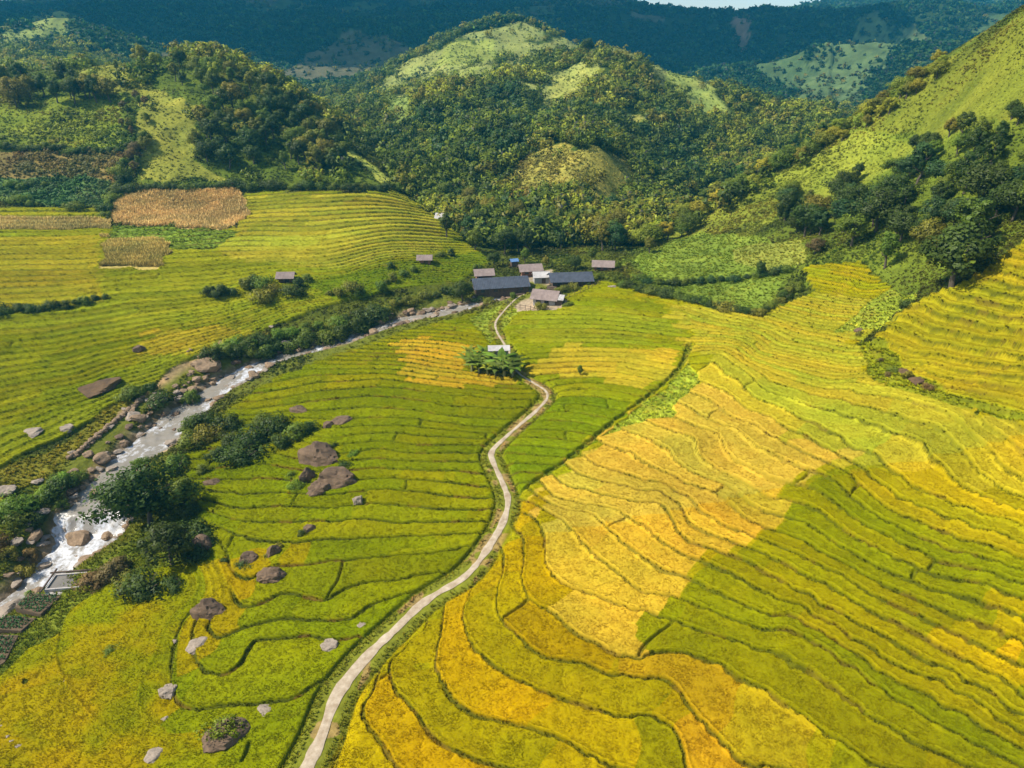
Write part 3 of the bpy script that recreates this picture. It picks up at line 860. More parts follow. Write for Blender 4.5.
hc = canopy(gr)
tx2, ty2 = tx, ty
keep = (hc[quads] > 0).any(1) & (ty[quads[:, 0]] < 245)
used = np.unique(quads[keep])
remap = np.full(len(tx), -1)
remap[used] = np.arange(len(used))
gn = .05*fbm(tx[used], ty[used], .6, 2, 451)*np.clip(1.6-ty[used]/120, 0, 1)
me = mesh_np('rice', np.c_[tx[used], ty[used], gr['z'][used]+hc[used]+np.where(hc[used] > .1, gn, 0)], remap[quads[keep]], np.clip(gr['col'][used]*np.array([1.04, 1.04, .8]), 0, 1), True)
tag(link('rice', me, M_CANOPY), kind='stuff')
print('rice canopy', len(used), time.time()-T0)

# ------------------------------------------------------------------ scattered plants (nobody could count them)
def tufts(name, mat, n, urange, yrange, want, size, height, tint, blades=5, seed=1, spread=1.0, wid=0.42, lean=0.6, kind='stuff', lift=False):
    r = np.random.default_rng(seed)
    u = r.uniform(*urange, n)
    y = np.exp(r.uniform(math.log(yrange[0]), math.log(yrange[1]), n))
    x = u*y
    g = [ground(x[i:i+200000], y[i:i+200000]) for i in range(0, n, 200000)]
    g = {k: np.concatenate([c[k] for c in g]) for k in ('z', 'col', 'kind', 'line', 'rdist', 'reg')}
    ok = want(g, x, y, r)
    x, y, z, col = x[ok], y[ok], g['z'][ok], g['col'][ok]
    col, fac = tint(col, x, y, r, {k: v[ok] for k, v in g.items()})
    if lift:
        z = z+canopy({k: v[ok] for k, v in g.items()})-.05
    m = len(x)
    s = size(y)*r.uniform(.75, 1.3, m)*fac
    h = height(y)*r.uniform(.75, 1.25, m)*fac
    a0 = r.uniform(0, 6.283, m)
    V = np.empty((m, blades, 3, 3), np.float32)
    cc = np.empty((m, blades, 3, 3), np.float32)
    for b in range(blades):
        a = a0+b*6.283/blades+r.uniform(-.5, .5, m)
        ca, sa = np.cos(a), np.sin(a)
        off = s*r.uniform(0, .45, m)*spread
        bxx, byy = x+ca*off*.6, y+sa*off*.6
        w_ = s*wid*r.uniform(.7, 1.2, m)
        hb = h*r.uniform(.7, 1.1, m)
        V[:, b, 0] = np.c_[bxx-sa*w_, byy+ca*w_, z+hb*.25]
        V[:, b, 1] = np.c_[bxx+sa*w_, byy-ca*w_, z+hb*.25]
        V[:, b, 2] = np.c_[bxx+ca*(s*lean+off), byy+sa*(s*lean+off), z+hb]
        t = r.uniform(.82, 1.2, (m, 1))
        cc[:, b, 0] = col*t
        cc[:, b, 1] = col*t
        cc[:, b, 2] = col*t*np.array([1.06, 1.03, .95])
    me = mesh_np(name, V.reshape(-1, 3), np.arange(m*blades*3).reshape(-1, 3), np.clip(cc.reshape(-1, 3), 0, 1))
    o = tag(link(name, me, mat), kind=kind)
    print(name, m, time.time()-T0)
    return o


def t_rice(col, x, y, r, g):
    p = fbm(x, y, 2.2, 2, 101)
    c = col*(1.05+0.08*p+r.uniform(-.11, .11, len(x)))[:, None]
    yel = sstep(.1, .7, fbm(x, y, 3.5, 2, 103)+r.uniform(-.5, .5, len(x)))
    c = c*np.c_[1.0+.07*yel, 1.0+.02*yel, .8+0*yel]
    return c, np.ones(len(x))


tufts('rice_ears', M_RICE, 800000, (-1.3, 1.3), (27, 235), lambda g, x, y, r: (g['kind'] == 1) & (g['line'] < .38),
      lambda y: np.maximum(.07, .0017*y), lambda y: .10+.0007*y, t_rice, 3, 11, lean=.5, wid=.5, lift=True)


def t_grass(col, x, y, r, g):
    dry = (r.random(len(x)) < .16)[:, None]
    c = np.where(dry, col*np.array([1.35, 1.1, 1.0]), col*np.array([.94, .96, .85]))
    return c*(r.uniform(.7, 1.35, len(x)))[:, None], r.uniform(.6, 1.3, len(x))*np.where(g['line'] > .4, 1, np.where(y > 120, 1.0, 1.3))


tufts('grass', M_GRASS, 420000, (-1.3, 1.3), (27, 235), lambda g, x, y, r: (((g['kind'] == 1) & (g['line'] > .6) & (r.random(len(x)) < .5*np.clip((150-y)/60, 0, 1))) | ((g['kind'] == 2) & (r.random(len(x)) < .8))),
      lambda y: np.maximum(.10, .0022*y), lambda y: .15+.0010*y, t_grass, 5, 13)


def t_corn(col, x, y, r, g):
    return col*r.uniform(.75, 1.4, len(x))[:, None], np.ones(len(x))


tufts('dry_corn', M_GRASS, 160000, (-.95, -.2), (150, 260), lambda g, x, y, r: g['kind'] == 7,
      lambda y: .0026*y+0*y, lambda y: 1.0+0*y, t_corn, 4, 15, lean=.5, wid=.3)


# ------------------------------------------------------------------ foliage shapes
def crown_shape(seed, H, R, base, ncl, nleaf, leaf, cr=.36, squash=.85, cone=0.0, fan=0.0):
    r = np.random.default_rng(seed)
    mid = np.array([0, 0, base+(H-base)*.45])
    Vs, Ns, vs = [], [], []
    for i in range(ncl):
        d = r.normal(size=3)
        d /= np.linalg.norm(d)
        d[2] = d[2]*.9+.12
        rf = r.uniform(.45, .86)
        hz = np.clip(.5+.5*d[2]*rf/.86, .04, 1)
        prof = (1-cone*hz)*(1+.35*math.sin(3*math.atan2(d[1], d[0])+seed)*r.random())
        c = np.array([d[0]*R*rf*prof, d[1]*R*rf*prof, base+(H-base)*hz*.86])
        rc = R*cr*r.uniform(.65, 1.25)*(1-.5*cone*hz)
        tone = r.uniform(.80, 1.22)
        n = nleaf
        dd = r.normal(size=(n, 3))
        dd /= np.linalg.norm(dd, axis=1)[:, None]
        p = c+dd*(rc*r.uniform(.55, 1.08, n))[:, None]*np.array([1, 1, squash])
        nn = dd+r.normal(size=(n, 3))*.45
        nn[:, 2] += .35
        nn /= np.linalg.norm(nn, axis=1)[:, None]
        t1 = np.cross(nn, r.normal(size=(n, 3)))
        t1 /= np.linalg.norm(t1, axis=1)[:, None]+1e-9
        t2 = np.cross(nn, t1)
        sz = (leaf*r.uniform(.6, 1.35, n))[:, None]
        q = np.stack([p-t1*sz*.75-t2*sz*.1, p-t2*sz*.42, p+t1*sz*.75, p+t2*sz*.42], 1)
        q[:, 2, 2] -= sz[:, 0]*.15
        o = (p-mid)/np.array([R, R, (H-base)*.55])
        o /= np.linalg.norm(o, axis=1)[:, None]+1e-9
        cn = dd*.75+o*.65+np.array([0, 0, .2])
        cn /= np.linalg.norm(cn, axis=1)[:, None]
        Vs.append(q.reshape(-1, 3))
        Ns.append(np.repeat(cn, 4, 0))
        vs.append(np.repeat(tone*r.uniform(.86, 1.16, n), 4))
    V = np.concatenate(Vs)
    V[:, 2] = np.maximum(V[:, 2], -.1)
    return V, np.concatenate(Ns), np.concatenate(vs)


def tube(pts, rad, seg=7):
    pts = np.asarray(pts, float)
    V, Fc = [], []
    for i, p in enumerate(pts):
        t = pts[min(i+1, len(pts)-1)]-pts[max(i-1, 0)]
        t /= np.linalg.norm(t)
        a = np.cross(t, (1, 0.2, 0))
        a /= np.linalg.norm(a)
        b = np.cross(t, a)
        for k in range(seg):
            an = 6.2832*k/seg
            V.append(p+(a*math.cos(an)+b*math.sin(an))*rad[i])
    for i in range(len(pts)-1):
        for k in range(seg):
            Fc.append((i*seg+k, i*seg+(k+1) % seg, (i+1)*seg+(k+1) % seg, (i+1)*seg+k))
    return np.array(V), np.array(Fc)


def join(parts):
    V, Fc, o = [], [], 0
    for v, f in parts:
        V.append(v)
        Fc.append(np.asarray(f)+o)
        o += len(v)
    return np.concatenate(V), np.concatenate(Fc)


M_BARK = mat_simple('bark', (64, 54, 42), (100, 88, 70), 3.0, .9, .5)


def trunk_mesh(seed, H, R, base):
    r = np.random.default_rng(seed)
    z = np.linspace(-.4, H*.72, 6)
    w0 = H*.022+.04
    px_ = np.cumsum(r.normal(size=6)*.12)*H/9
    py_ = np.cumsum(r.normal(size=6)*.12)*H/9
    ax = np.c_[px_-px_[0], py_-py_[0], z]
    parts = [tube(ax, w0*np.linspace(1.25, .3, 6))]
    for i in range(5):
        k = r.integers(2, 5)
        a = r.uniform(0, 6.28)
        L = R*r.uniform(.5, .8)
        e = ax[k]+np.array([math.cos(a)*L, math.sin(a)*L, L*.75])
        parts.append(tube([ax[k], (ax[k]*.5+e*.5)+np.array([0, 0, -.1]), e], [w0*.5, w0*.33, w0*.12], 5))
    V, Fc = join(parts)
    return mesh_np('trunk', V, Fc, smooth=True)


TREES = []
for i, (H, R, base, cone, ncl, leaf) in enumerate([(8, 3.1, 1.9, .05, 34, .27), (9, 2.7, 2.2, .2, 34, .27), (7.5, 3.5, 1.6, 0, 40, .26), (9.5, 2.3, 1.6, .35, 30, .25),
                                                   (8.5, 2.9, 2.8, .1, 26, .28), (7, 2.6, 1.0, .15, 32, .24)]):
    V, cn, va = crown_shape(100+i, H, R, base, ncl, 105, leaf, cr=.36 if i != 4 else .30, cone=cone)
    cm = mesh_np('crown', V, np.arange(len(V)).reshape(-1, 4), vec=cn, val=va)
    cm.materials.append(M_LEAF)
    tm = trunk_mesh(200+i, H, R, base)
    tm.materials.append(M_BARK)
    TREES.append((cm, tm, H))
SHRUBS = []
for i, (H, R, leaf) in enumerate([(2.0, 1.7, .17), (2.3, 1.4, .16), (1.6, 1.8, .16), (2.6, 1.5, .18)]):
    V, cn, va = crown_shape(300+i, H, R, 0.0, 22, 75, leaf, cr=.42)
    cm = mesh_np('foliage', V, np.arange(len(V)).reshape(-1, 4), vec=cn, val=va)
    cm.materials.append(M_LEAF)
    parts = []
    r = np.random.default_rng(400+i)
    for k in range(6):
        a = r.uniform(0, 6.28)
        parts.append(tube([(0, 0, -.3), (math.cos(a)*R*.25, math.sin(a)*R*.25, H*.4), (math.cos(a)*R*.55, math.sin(a)*R*.55, H*.75)], [.06, .045, .02], 5))
    V, Fc = join(parts)
    sm = mesh_np('stems', V, Fc, smooth=True)
    sm.materials.append(M_BARK)
    SHRUBS.append((cm, sm, H))

TINT = {'dark': (50, 62, 16), 'mid': (74, 86, 20), 'light': (106, 112, 28), 'yellow': (122, 114, 26), 'blue': (44, 64, 26), 'brown': (88, 73, 38), 'bright': (80, 98, 22), 'olive': (90, 88, 24)}


def gz(x, y):
    g = ground(np.array([x]), np.array([y]))
    return float(g['z'][0])


def tint_of(name, r, jit=.16):
    c = lin(TINT[name])*2.0
    f = r.uniform(1-jit, 1+jit)
    return (*np.clip(c*f*np.array([r.uniform(.88, 1.14), 1, r.uniform(.85, 1.15)]), 0, 1), 1)


prng = np.random.default_rng(5)


def tree(x, y, H, tint, label, group, proto=None, wide=1.0):
    i = prng.integers(0, len(TREES)) if proto is None else proto
    cm, tm, h0 = TREES[i]
    s = H/h0
    e = empty('tree', (x, y, gz(x, y)-.1), prng.uniform(0, 6.28), 1)
    e.scale = (s*wide*prng.uniform(.9, 1.12), s*wide*prng.uniform(.9, 1.12), s)
    tag(e, label, 'tree', group)
    c = link('crown', cm, None, e)
    c.color = tint_of(tint, prng)
    link('trunk', tm, None, e)
    return e


def shrub(x, y, H, tint, label, group, wide=1.0, proto=None):
    i = prng.integers(0, len(SHRUBS)) if proto is None else proto
    cm, sm, h0 = SHRUBS[i]
    s = H/h0
    e = empty('shrub', (x, y, gz(x, y)-.08), prng.uniform(0, 6.28), 1)
    e.scale = (s*wide*prng.uniform(.85, 1.15), s*wide*prng.uniform(.85, 1.15), s)
    tag(e, label, 'shrub', group)
    c = link('foliage', cm, None, e)
    c.color = tint_of(tint, prng)
    link('stems', sm, None, e)
    return e


def in_poly_pts(poly, n, r, ymin=16, mind=0.0):
    p = np.array(poly, float)
    out = []
    tries = 0
    while len(out) < n and tries < n*60:
        tries += 1
        a, b = r.uniform(p[:, 0].min(), p[:, 0].max()), r.uniform(p[:, 1].min(), p[:, 1].max())
        if not inpoly(np.array([a]), np.array([b]), poly)[0]:
            continue
        x, y = cast(a, b, ymin)
        if any((x-q[0])**2+(y-q[1])**2 < mind*mind for q in out):
            continue
        out.append((x, y))
    return out


def grove(poly, n, hs, tints, label, group, ymin=16, mind=2.5, wide=1.0):
    for x, y in in_poly_pts(poly, n, prng, ymin, mind):
        tree(x, y, prng.uniform(*hs), tints[prng.integers(0, len(tints))], label, group, wide=wide)


grove([(770, 215), (800, 190), (880, 178), (960, 185), (1024, 195), (1100, 190), (1100, 225), (1024, 228), (1000, 235), (985, 252), (950, 262), (905, 250), (850, 248), (800, 238), (775, 232)], 46, (5.5, 9), ['dark', 'dark', 'mid', 'blue', 'olive'],
      'leafy dark green tree in the dense grove above the right hand terraces', 'grove above the right terraces', 60, 3.4, 1.15)
grove([(890, 170), (950, 135), (1024, 112), (1080, 110), (1080, 180), (960, 178)], 22, (4, 6.5), ['dark', 'mid', 'olive'],
      'dark tree in the small wood high on the right hill', 'wood high on the right hill', 60, 3, 1.1)
grove([(772, 222), (800, 212), (822, 216), (815, 238), (780, 236)], 10, (3.6, 4.8), ['dark', 'mid'], 'slim dark green tree at the left edge of the right hand grove', 'slim trees at the edge of the grove', 60, 2.4)
grove([(640, 258), (650, 232), (700, 203), (760, 168), (805, 146), (850, 122), (852, 132), (805, 162), (760, 188), (700, 222), (665, 250)], 46, (4.2, 7), ['mid', 'light', 'olive', 'mid', 'yellow'],
      'small green tree in the line along the spur of the right hill', 'trees along the spur of the right hill', 150, 2.6, 1.25)
grove([(820, 148), (860, 118), (910, 85), (940, 66), (945, 74), (900, 108), (850, 140)], 26, (3.2, 5.2), ['yellow', 'yellow', 'light', 'olive', 'yellow'],
      'small yellowing tree on the sunny crest of the right hill', 'yellowing trees on the right crest', 140, 2.4, 1.3)
grove([(198, 168), (198, 128), (225, 105), (262, 98), (310, 112), (342, 148), (348, 174), (300, 176), (250, 172)], 56, (6, 9), ['dark', 'mid', 'olive', 'dark'],
      'round crowned dark tree in the wood on the front of the left knoll', 'wood on the left knoll', 190, 3.4, 1.15)
grove([(-40, 112), (-40, 92), (60, 88), (118, 92), (112, 102), (50, 108)], 26, (7, 10), ['dark', 'mid', 'olive', 'dark'], 'tall leafy tree in the row on the left end of the knoll', 'trees on the left end of the knoll', 200, 3, 1.0)
grove([(110, 68), (160, 58), (240, 66), (300, 88), (290, 100), (230, 98), (190, 92), (160, 74), (120, 78)], 30, (4, 9), ['olive', 'mid', 'dark', 'light'], 'slender tree on the skyline crest of the left knoll', 'trees on the crest of the left knoll', 200, 3, 1.0)
grove([(120, 95), (145, 90), (150, 140), (140, 185), (124, 185), (122, 130)], 15, (3, 4.5), ['olive', 'brown', 'mid'], 'small bushy tree in the strip between plots on the knoll', 'trees in the strip on the knoll', 190, 2.4, 1.1)
grove([(440, 232), (455, 250), (490, 264), (560, 264), (610, 258), (640, 248), (650, 228), (600, 215), (530, 222), (480, 205), (440, 195)], 42, (6, 9), ['dark', 'blue', 'mid', 'dark', 'olive'],
      'tall dark tree at the foot of the middle hill behind the village', 'wood behind the village', 180, 3.0, 1.05)
for a, b, H, tn, pr, wd, lb in [
    (952, 290, 11.0, 'dark', 5, 1.15, 'broad dark green tree at the lower corner of the right grove'),
    (885, 268, 7.5, 'bright', 3, 1.0, 'slender bright green tree at the front edge of the right grove'),
    (815, 256, 4.0, 'brown', 5, 1.25, 'small golden brown tree beside the upper plots of the right hill'),
    (150, 524, 9.5, 'dark', 2, 1.15, 'big round dark tree leaning over the river beside the waterfall'),
    (172, 566, 7.0, 'dark', 5, 1.2, 'lower dark green tree directly below the big round one by the waterfall'),
    (186, 512, 6.0, 'mid', 1, 1.3, 'shorter bushy tree right of the big round one by the river'),
    (128, 512, 6.5, 'dark', 5, 1.2, 'dark bushy tree left of the big round one by the river'),
    (580, 377, 2.6, 'mid', 3, 1.0, 'tiny lone tree standing in the rice field right of the footpath'),
    (463, 298, 5.0, 'dark', 5, 1.2, 'round dark tree at the left end of the long dark roofed house'),
    (588, 56, 7.5, 'dark', 2, 1.1, 'lone round dark tree on the pale crest of the middle hill'),
    (686, 78, 8, 'dark', 4, 1.2, 'lone tall tree on the right shoulder of the middle hill'),
    (760, 277, 4.0, 'dark', 1, 1.0, 'upright dark tree on the green plots right of the village')]:
    x, y = cast(a, b)
    tree(x, y, H, tn, lb, None, pr, wd)

# shrubs: (surveyed points, height, tints, label, group)
def lerp_line(p, n):
    p = np.array(p, float)
    s = np.r_[0, np.cumsum(np.hypot(*np.diff(p, axis=0).T))]
    t = np.linspace(0, s[-1], n)
    return np.c_[np.interp(t, s, p[:, 0]), np.interp(t, s, p[:, 1])]


def shrubs(P, hs, tints, label, group, jit=3, wide=1.0, ymin=16):
    for a, b in P:
        x, y = cast(a+prng.uniform(-jit, jit), b+prng.uniform(-jit, jit)*.5, ymin)
        shrub(x, y, prng.uniform(*hs), tints[prng.integers(0, len(tints))], label, group, wide)


shrubs(lerp_line([(212, 362), (250, 352), (290, 345), (330, 336), (365, 322), (385, 314)], 22), (2.0, 3.2), ['dark', 'mid', 'dark'], 'dark green shrub in the row along the far bank of the river', 'shrubs along the far river bank', 4, 1.15)
shrubs(lerp_line([(225, 350), (300, 335), (350, 322), (375, 312)], 12), (1.8, 2.6), ['dark', 'mid', 'bright'], 'dark green shrub in the row along the far bank of the river', 'shrubs along the far river bank', 4, 1.1)
shrubs(lerp_line([(392, 306), (420, 300), (452, 294)], 9), (1.2, 2.0), ['dark', 'mid', 'olive'], 'low shrub on the upper river bank below the small fields', 'shrubs on the upper river bank', 3)
shrubs([(190, 448), (212, 442), (236, 446), (258, 440), (282, 446), (300, 440), (205, 428), (230, 428), (262, 424), (180, 470), (200, 474), (222, 460), (245, 458), (312, 432), (275, 430), (190, 430)], (1.6, 2.8), ['dark', 'mid', 'dark', 'olive'],
       'bushy green shrub in the thicket between the river and the boulders', 'thicket between river and boulders', 4, 1.25)
shrubs([(172, 500), (185, 515), (195, 535), (150, 590), (175, 590), (195, 560), (130, 588), (205, 545)], (1.4, 2.4), ['dark', 'olive', 'dark'], 'low dark shrub crowded round the foot of the big riverside tree', 'shrubs under the riverside tree', 3, 1.2)
shrubs([(110, 582), (96, 588), (120, 574)], (1.8, 2.4), ['brown'], 'brownish shrub beside the small concrete water tank', 'brown shrubs by the water tank', 2, 1.2)
shrubs([(140, 398), (152, 393), (128, 400), (160, 402)], (1.8, 2.6), ['dark', 'dark', 'mid'], 'dark shrub behind the earth bank on the left side of the river', 'dark shrubs behind the earth bank', 3, 1.1)
shrubs([(190, 396)], (2.8, 3.0), ['mid'], 'round green shrub alone on the stony left river bank', None, 1, 1.0)
shrubs([(70, 486), (58, 494), (45, 500), (30, 508), (16, 510), (4, 514), (62, 506), (40, 518), (80, 478), (-20, 520), (20, 522)], (1.4, 2.2), ['dark', 'mid', 'bright'], 'leafy green shrub on the left river bank above the waterfall', 'shrubs on the left bank above the fall', 4, 1.2)
shrubs([(30, 596)], (1.3, 1.4), ['bright'], 'small bright green shrub beside the garden beds', None, 1, .8)
shrubs([(10, 555), (28, 548), (-6, 548), (22, 562)], (1.3, 1.8), ['brown', 'olive'], 'dry brown shrub on the river bank at the left edge', 'dry shrubs at the left edge', 3, 1.2)
shrubs(lerp_line([(0, 316), (40, 312), (70, 308), (108, 300)], 11), (1.5, 2.4), ['dark', 'dark', 'mid'], 'dark shrub in the short row across the left rice terraces', 'shrub row in the left terraces', 3, 1.0)
shrubs([(212, 297), (222, 296), (232, 296)], (2.0, 2.6), ['dark', 'brown'], 'dark shrub of the small clump left of the field hut', 'clump left of the field hut', 2)
shrubs([(256, 285), (266, 288), (272, 296), (292, 296), (300, 290), (262, 302), (248, 292), (305, 284)], (1.8, 3.0), ['dark', 'mid', 'olive'], 'bushy shrub close around the small field hut', 'shrubs round the field hut', 3)
shrubs([(340, 297), (350, 294), (360, 297), (332, 297), (386, 285), (395, 282), (404, 277), (412, 272), (388, 270), (380, 292), (440, 258), (450, 256)], (1.4, 2.6), ['mid', 'dark', 'olive'], 'green shrub on the banks below the brown field hut', 'shrubs below the brown field hut', 3)
shrubs(lerp_line([(128, 191), (200, 190), (280, 190), (340, 190), (398, 191)], 40), (1.6, 2.6), ['dark', 'mid', 'dark'], 'dark shrub in the long hedge between the knoll and the rice', 'hedge below the knoll', 2, 1.2)
shrubs(lerp_line([(125, 165), (122, 188), (112, 205), (106, 216)], 14), (1.8, 2.8), ['dark', 'dark', 'mid'], 'dark shrub in the upright hedge beside the dry corn', 'hedge beside the dry corn', 2, 1.1)
shrubs(lerp_line([(0, 149), (60, 150), (118, 152)], 16), (1.6, 2.4), ['dark', 'dark', 'mid'], 'dark shrub along the lower edge of the leafy plot on the knoll', 'shrub line on the knoll', 2, 1.1)
shrubs([(20, 206), (30, 207), (70, 209), (62, 208), (78, 210), (12, 186), (30, 188), (45, 186), (25, 190)], (1.5, 2.4), ['dark', 'mid'], 'dark shrub in the green plots left of the dry corn', 'shrubs left of the dry corn', 3, 1.2)
shrubs(lerp_line([(622, 288), (650, 294), (690, 302), (730, 312), (760, 318), (780, 302), (795, 290)], 30), (1.2, 2.0), ['dark', 'dark', 'mid', 'olive'], 'dark shrub in the hedge below the green plots by the village', 'hedge below the green plots', 2, 1.2)
shrubs(lerp_line([(640, 282), (680, 284), (715, 282), (760, 276), (790, 272)], 18), (1.0, 1.8), ['dark', 'blue', 'mid'], 'blue green shrub in the row across the plots by the village', 'row across the green plots', 3, 1.2)
shrubs([(902, 309), (908, 308)], (1.1, 1.5), ['dark'], 'small dark shrub alone on the pale grass below the grove', 'two shrubs on the pale grass', 1)
shrubs([(880, 362), (895, 372), (908, 380), (925, 390), (890, 378), (858, 338)], (.6, 1.1), ['mid', 'olive', 'brown', 'olive'], 'small shrub on the rough bank below the right terraces', 'shrubs on the rough bank', 3, 1.1)
shrubs([(320, 488), (290, 478), (345, 470), (330, 450), (298, 490), (352, 455)], (.9, 1.5), ['dark', 'bright', 'mid'], 'low green shrub among the large dark boulders', 'shrubs among the boulders', 3, 1.2)
shrubs([(268, 558), (246, 566), (282, 548), (300, 538), (225, 565)], (.7, 1.1), ['dark', 'olive'], 'small shrub beside the scattered rocks in the lower rice', 'shrubs beside scattered rocks', 3, 1.1)
shrubs([(478, 297), (488, 299), (512, 299), (562, 293), (588, 287), (540, 311), (568, 307), (600, 280), (470, 290), (575, 291)], (.9, 1.7), ['dark', 'mid', 'olive'], 'low garden shrub beside the village houses', 'garden shrubs of the village', 2, 1.1)
shrubs([(132, 482), (128, 494), (142, 462)], (1.2, 2.0), ['dark', 'mid', 'olive'], 'bushy shrub hanging over the right bank of the river', 'shrubs over the right river bank', 2, 1.2)
shrubs([(112, 652)], (.7, .8), ['mid'], 'tiny green bush on the bund in the golden lower field', None, 1)
print('plants', time.time()-T0)

# scrub on the hill sides and far woods: uncountable masses
def clumps(name, P, S, COL, shapes, zoff=0.0, seed=3, hfac=1.0):
    r = np.random.default_rng(seed)
    n = len(P)
    which = r.integers(0, len(shapes), n)
    Vs, Ns, Cs = [], [], []
    for k, (V, cn, va) in enumerate(shapes):
        i = np.nonzero(which == k)[0]
        if len(i) == 0:
            continue
        a = r.uniform(0, 6.283, len(i))
        ca, sa = np.cos(a)[:, None], np.sin(a)[:, None]
        s = S[i][:, None]
        vx = (V[None, :, 0]*ca-V[None, :, 1]*sa)*s+P[i, 0:1]
        vy = (V[None, :, 0]*sa+V[None, :, 1]*ca)*s+P[i, 1:2]
        vz = V[None, :, 2]*s*hfac+P[i, 2:3]+zoff
        Vs.append(np.stack([vx, vy, vz], 2).reshape(-1, 3))
        nx_ = cn[None, :, 0]*ca-cn[None, :, 1]*sa
        ny_ = cn[None, :, 0]*sa+cn[None, :, 1]*ca
        nz_ = np.broadcast_to(cn[None, :, 2], nx_.shape)
        Ns.append(np.stack([nx_, ny_, nz_], 2).reshape(-1, 3))
        Cs.append((COL[i][:, None, :]*va[None, :, None]).reshape(-1, 3))
    V = np.concatenate(Vs)
    me = mesh_np(name, V, np.arange(len(V)).reshape(-1, 4), np.clip(np.concatenate(Cs), 0, 1), vec=np.concatenate(Ns))
    print(name, n, len(V)//4, time.time()-T0)
    return tag(link(name, me, M_LEAFV), kind='stuff')


def sample_uv(n, ur, yr, seed):
    r = np.random.default_rng(seed)
    u = r.uniform(*ur, n)
    y = np.exp(r.uniform(math.log(yr[0]), math.log(yr[1]), n))
    x = u*y
    return x, y, ground(x, y), r


low = [crown_shape(500+i, 1.0, .70, 0, 5, 4, .34, cr=.45) for i in range(4)]
x, y, g, r = sample_uv(280000, (-1.2, 1.2), (85, 340), 21)
tall = np.clip(fbm(x, y, 16, 3, 201)+.55, 0, 1)
ok = (g['kind'] == 3) & (r.random(len(x)) < .9)
col = g['col'][ok]*(1.12+.5*fbm(x[ok], y[ok], 7, 2, 203)+r.uniform(-.25, .25, ok.sum()))[:, None]*1.08
bw = (fbm(x, y, 13, 3, 209)[ok] > .12)[:, None]
col = np.where(bw, col*np.array([1.10, .90, .85]), col)
dk = (fbm(x, y, 20, 3, 205)[ok] < np.where((x[ok] > 15) & (y[ok] > 135), -.5, np.where(y[ok] > 185, -.06, -.2)))[:, None]
col = np.where(((x[ok] > 15) & (y[ok] > 135))[:, None], col*1.15, col)
col = np.where(dk, col*np.array([.62, .78, .68]), col)
clumps('undergrowth', np.c_[x, y, g['z']][ok], (r.uniform(.6, 1.5, ok.sum())*(.3+.8*tall[ok])*(.25+y[ok]/300)*np.where(x[ok] > 15, .72, 1)), col, low, -.1, 5)
x, y, g, r = sample_uv(110000, (-1.0, 1.0), (200, 600), 23)
ok = (g['kind'] == 4) & (r.random(len(x)) < .7+.5*fbm(x, y, 25, 2, 207))
col = g['col'][ok]*r.uniform(.7, 1.2, (ok.sum(), 1))*np.array([.9, 1, .9])
clumps('meadow_grass', np.c_[x, y, g['z']][ok], r.uniform(.5, 1.1, ok.sum())*(.3+y[ok]/500), col, low, -.15, 6)

wood = [crown_shape(520+i, 1.0, .54, .08, 12, 10, .105, cr=.38, cone=.1*i) for i in range(5)]
x, y, g, r = sample_uv(46000, (-.75, .75), (186, 560), 25)
sp = fbm(x, y, 30, 2, 221)
md = (g['kind'] == 4) & (y > 240)
ok = ((g['kind'] == 5) & (r.random(len(x)) < .72+.3*sp)) | (md & (sp > .42) & (r.random(len(x)) < .5)) | (md & (r.random(len(x)) < .012)) | ((g['kind'] == 3) & (y > 190) & (np.abs(x) < 90) & (r.random(len(x)) < .02))
P = np.c_[x, y, g['z']][ok]
tn = np.array([lin(TINT[k]) for k in ('dark', 'mid', 'blue', 'olive', 'light', 'yellow')])
tv_ = fbm(P[:, 0], P[:, 1], 34, 3, 225)*1.3+r.normal(size=len(P))*.34
pick = np.array([2, 0, 1, 1, 3, 4])[np.clip(((tv_+.9)/1.8*6).astype(int), 0, 5)]
clumps('forest', P, (2.6+5.2*r.random(len(P))**1.5)*(1+.25*fbm(P[:, 0], P[:, 1], 25, 2, 223)), tn[pick]*r.uniform(1.8, 2.7, (len(P), 1))*np.array([1.05, 1, .9]), wood, -.3, 7)
mid_far = [crown_shape(540+i, 1.0, .5, .0, 5, 4, .30, cr=.42) for i in range(4)]
x, y, g, r = sample_uv(70000, (-.95, .95), (540, 1780), 27)
ok = (g['kind'] == 5)
P = np.c_[x, y, g['z']][ok]
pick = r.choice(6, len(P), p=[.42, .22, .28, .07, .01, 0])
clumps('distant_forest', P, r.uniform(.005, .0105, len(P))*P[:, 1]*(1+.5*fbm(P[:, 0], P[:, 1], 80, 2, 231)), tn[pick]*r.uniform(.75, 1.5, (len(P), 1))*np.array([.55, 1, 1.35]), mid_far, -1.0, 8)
ok = (g['kind'] == 4) & (r.random(len(x)) < .16)
P = np.c_[x, y, g['z']][ok]
pick = r.choice(6, len(P))
clumps('meadow_thickets', P, r.uniform(.004, .008, len(P))*P[:, 1], tn[pick], mid_far, -.5, 9)

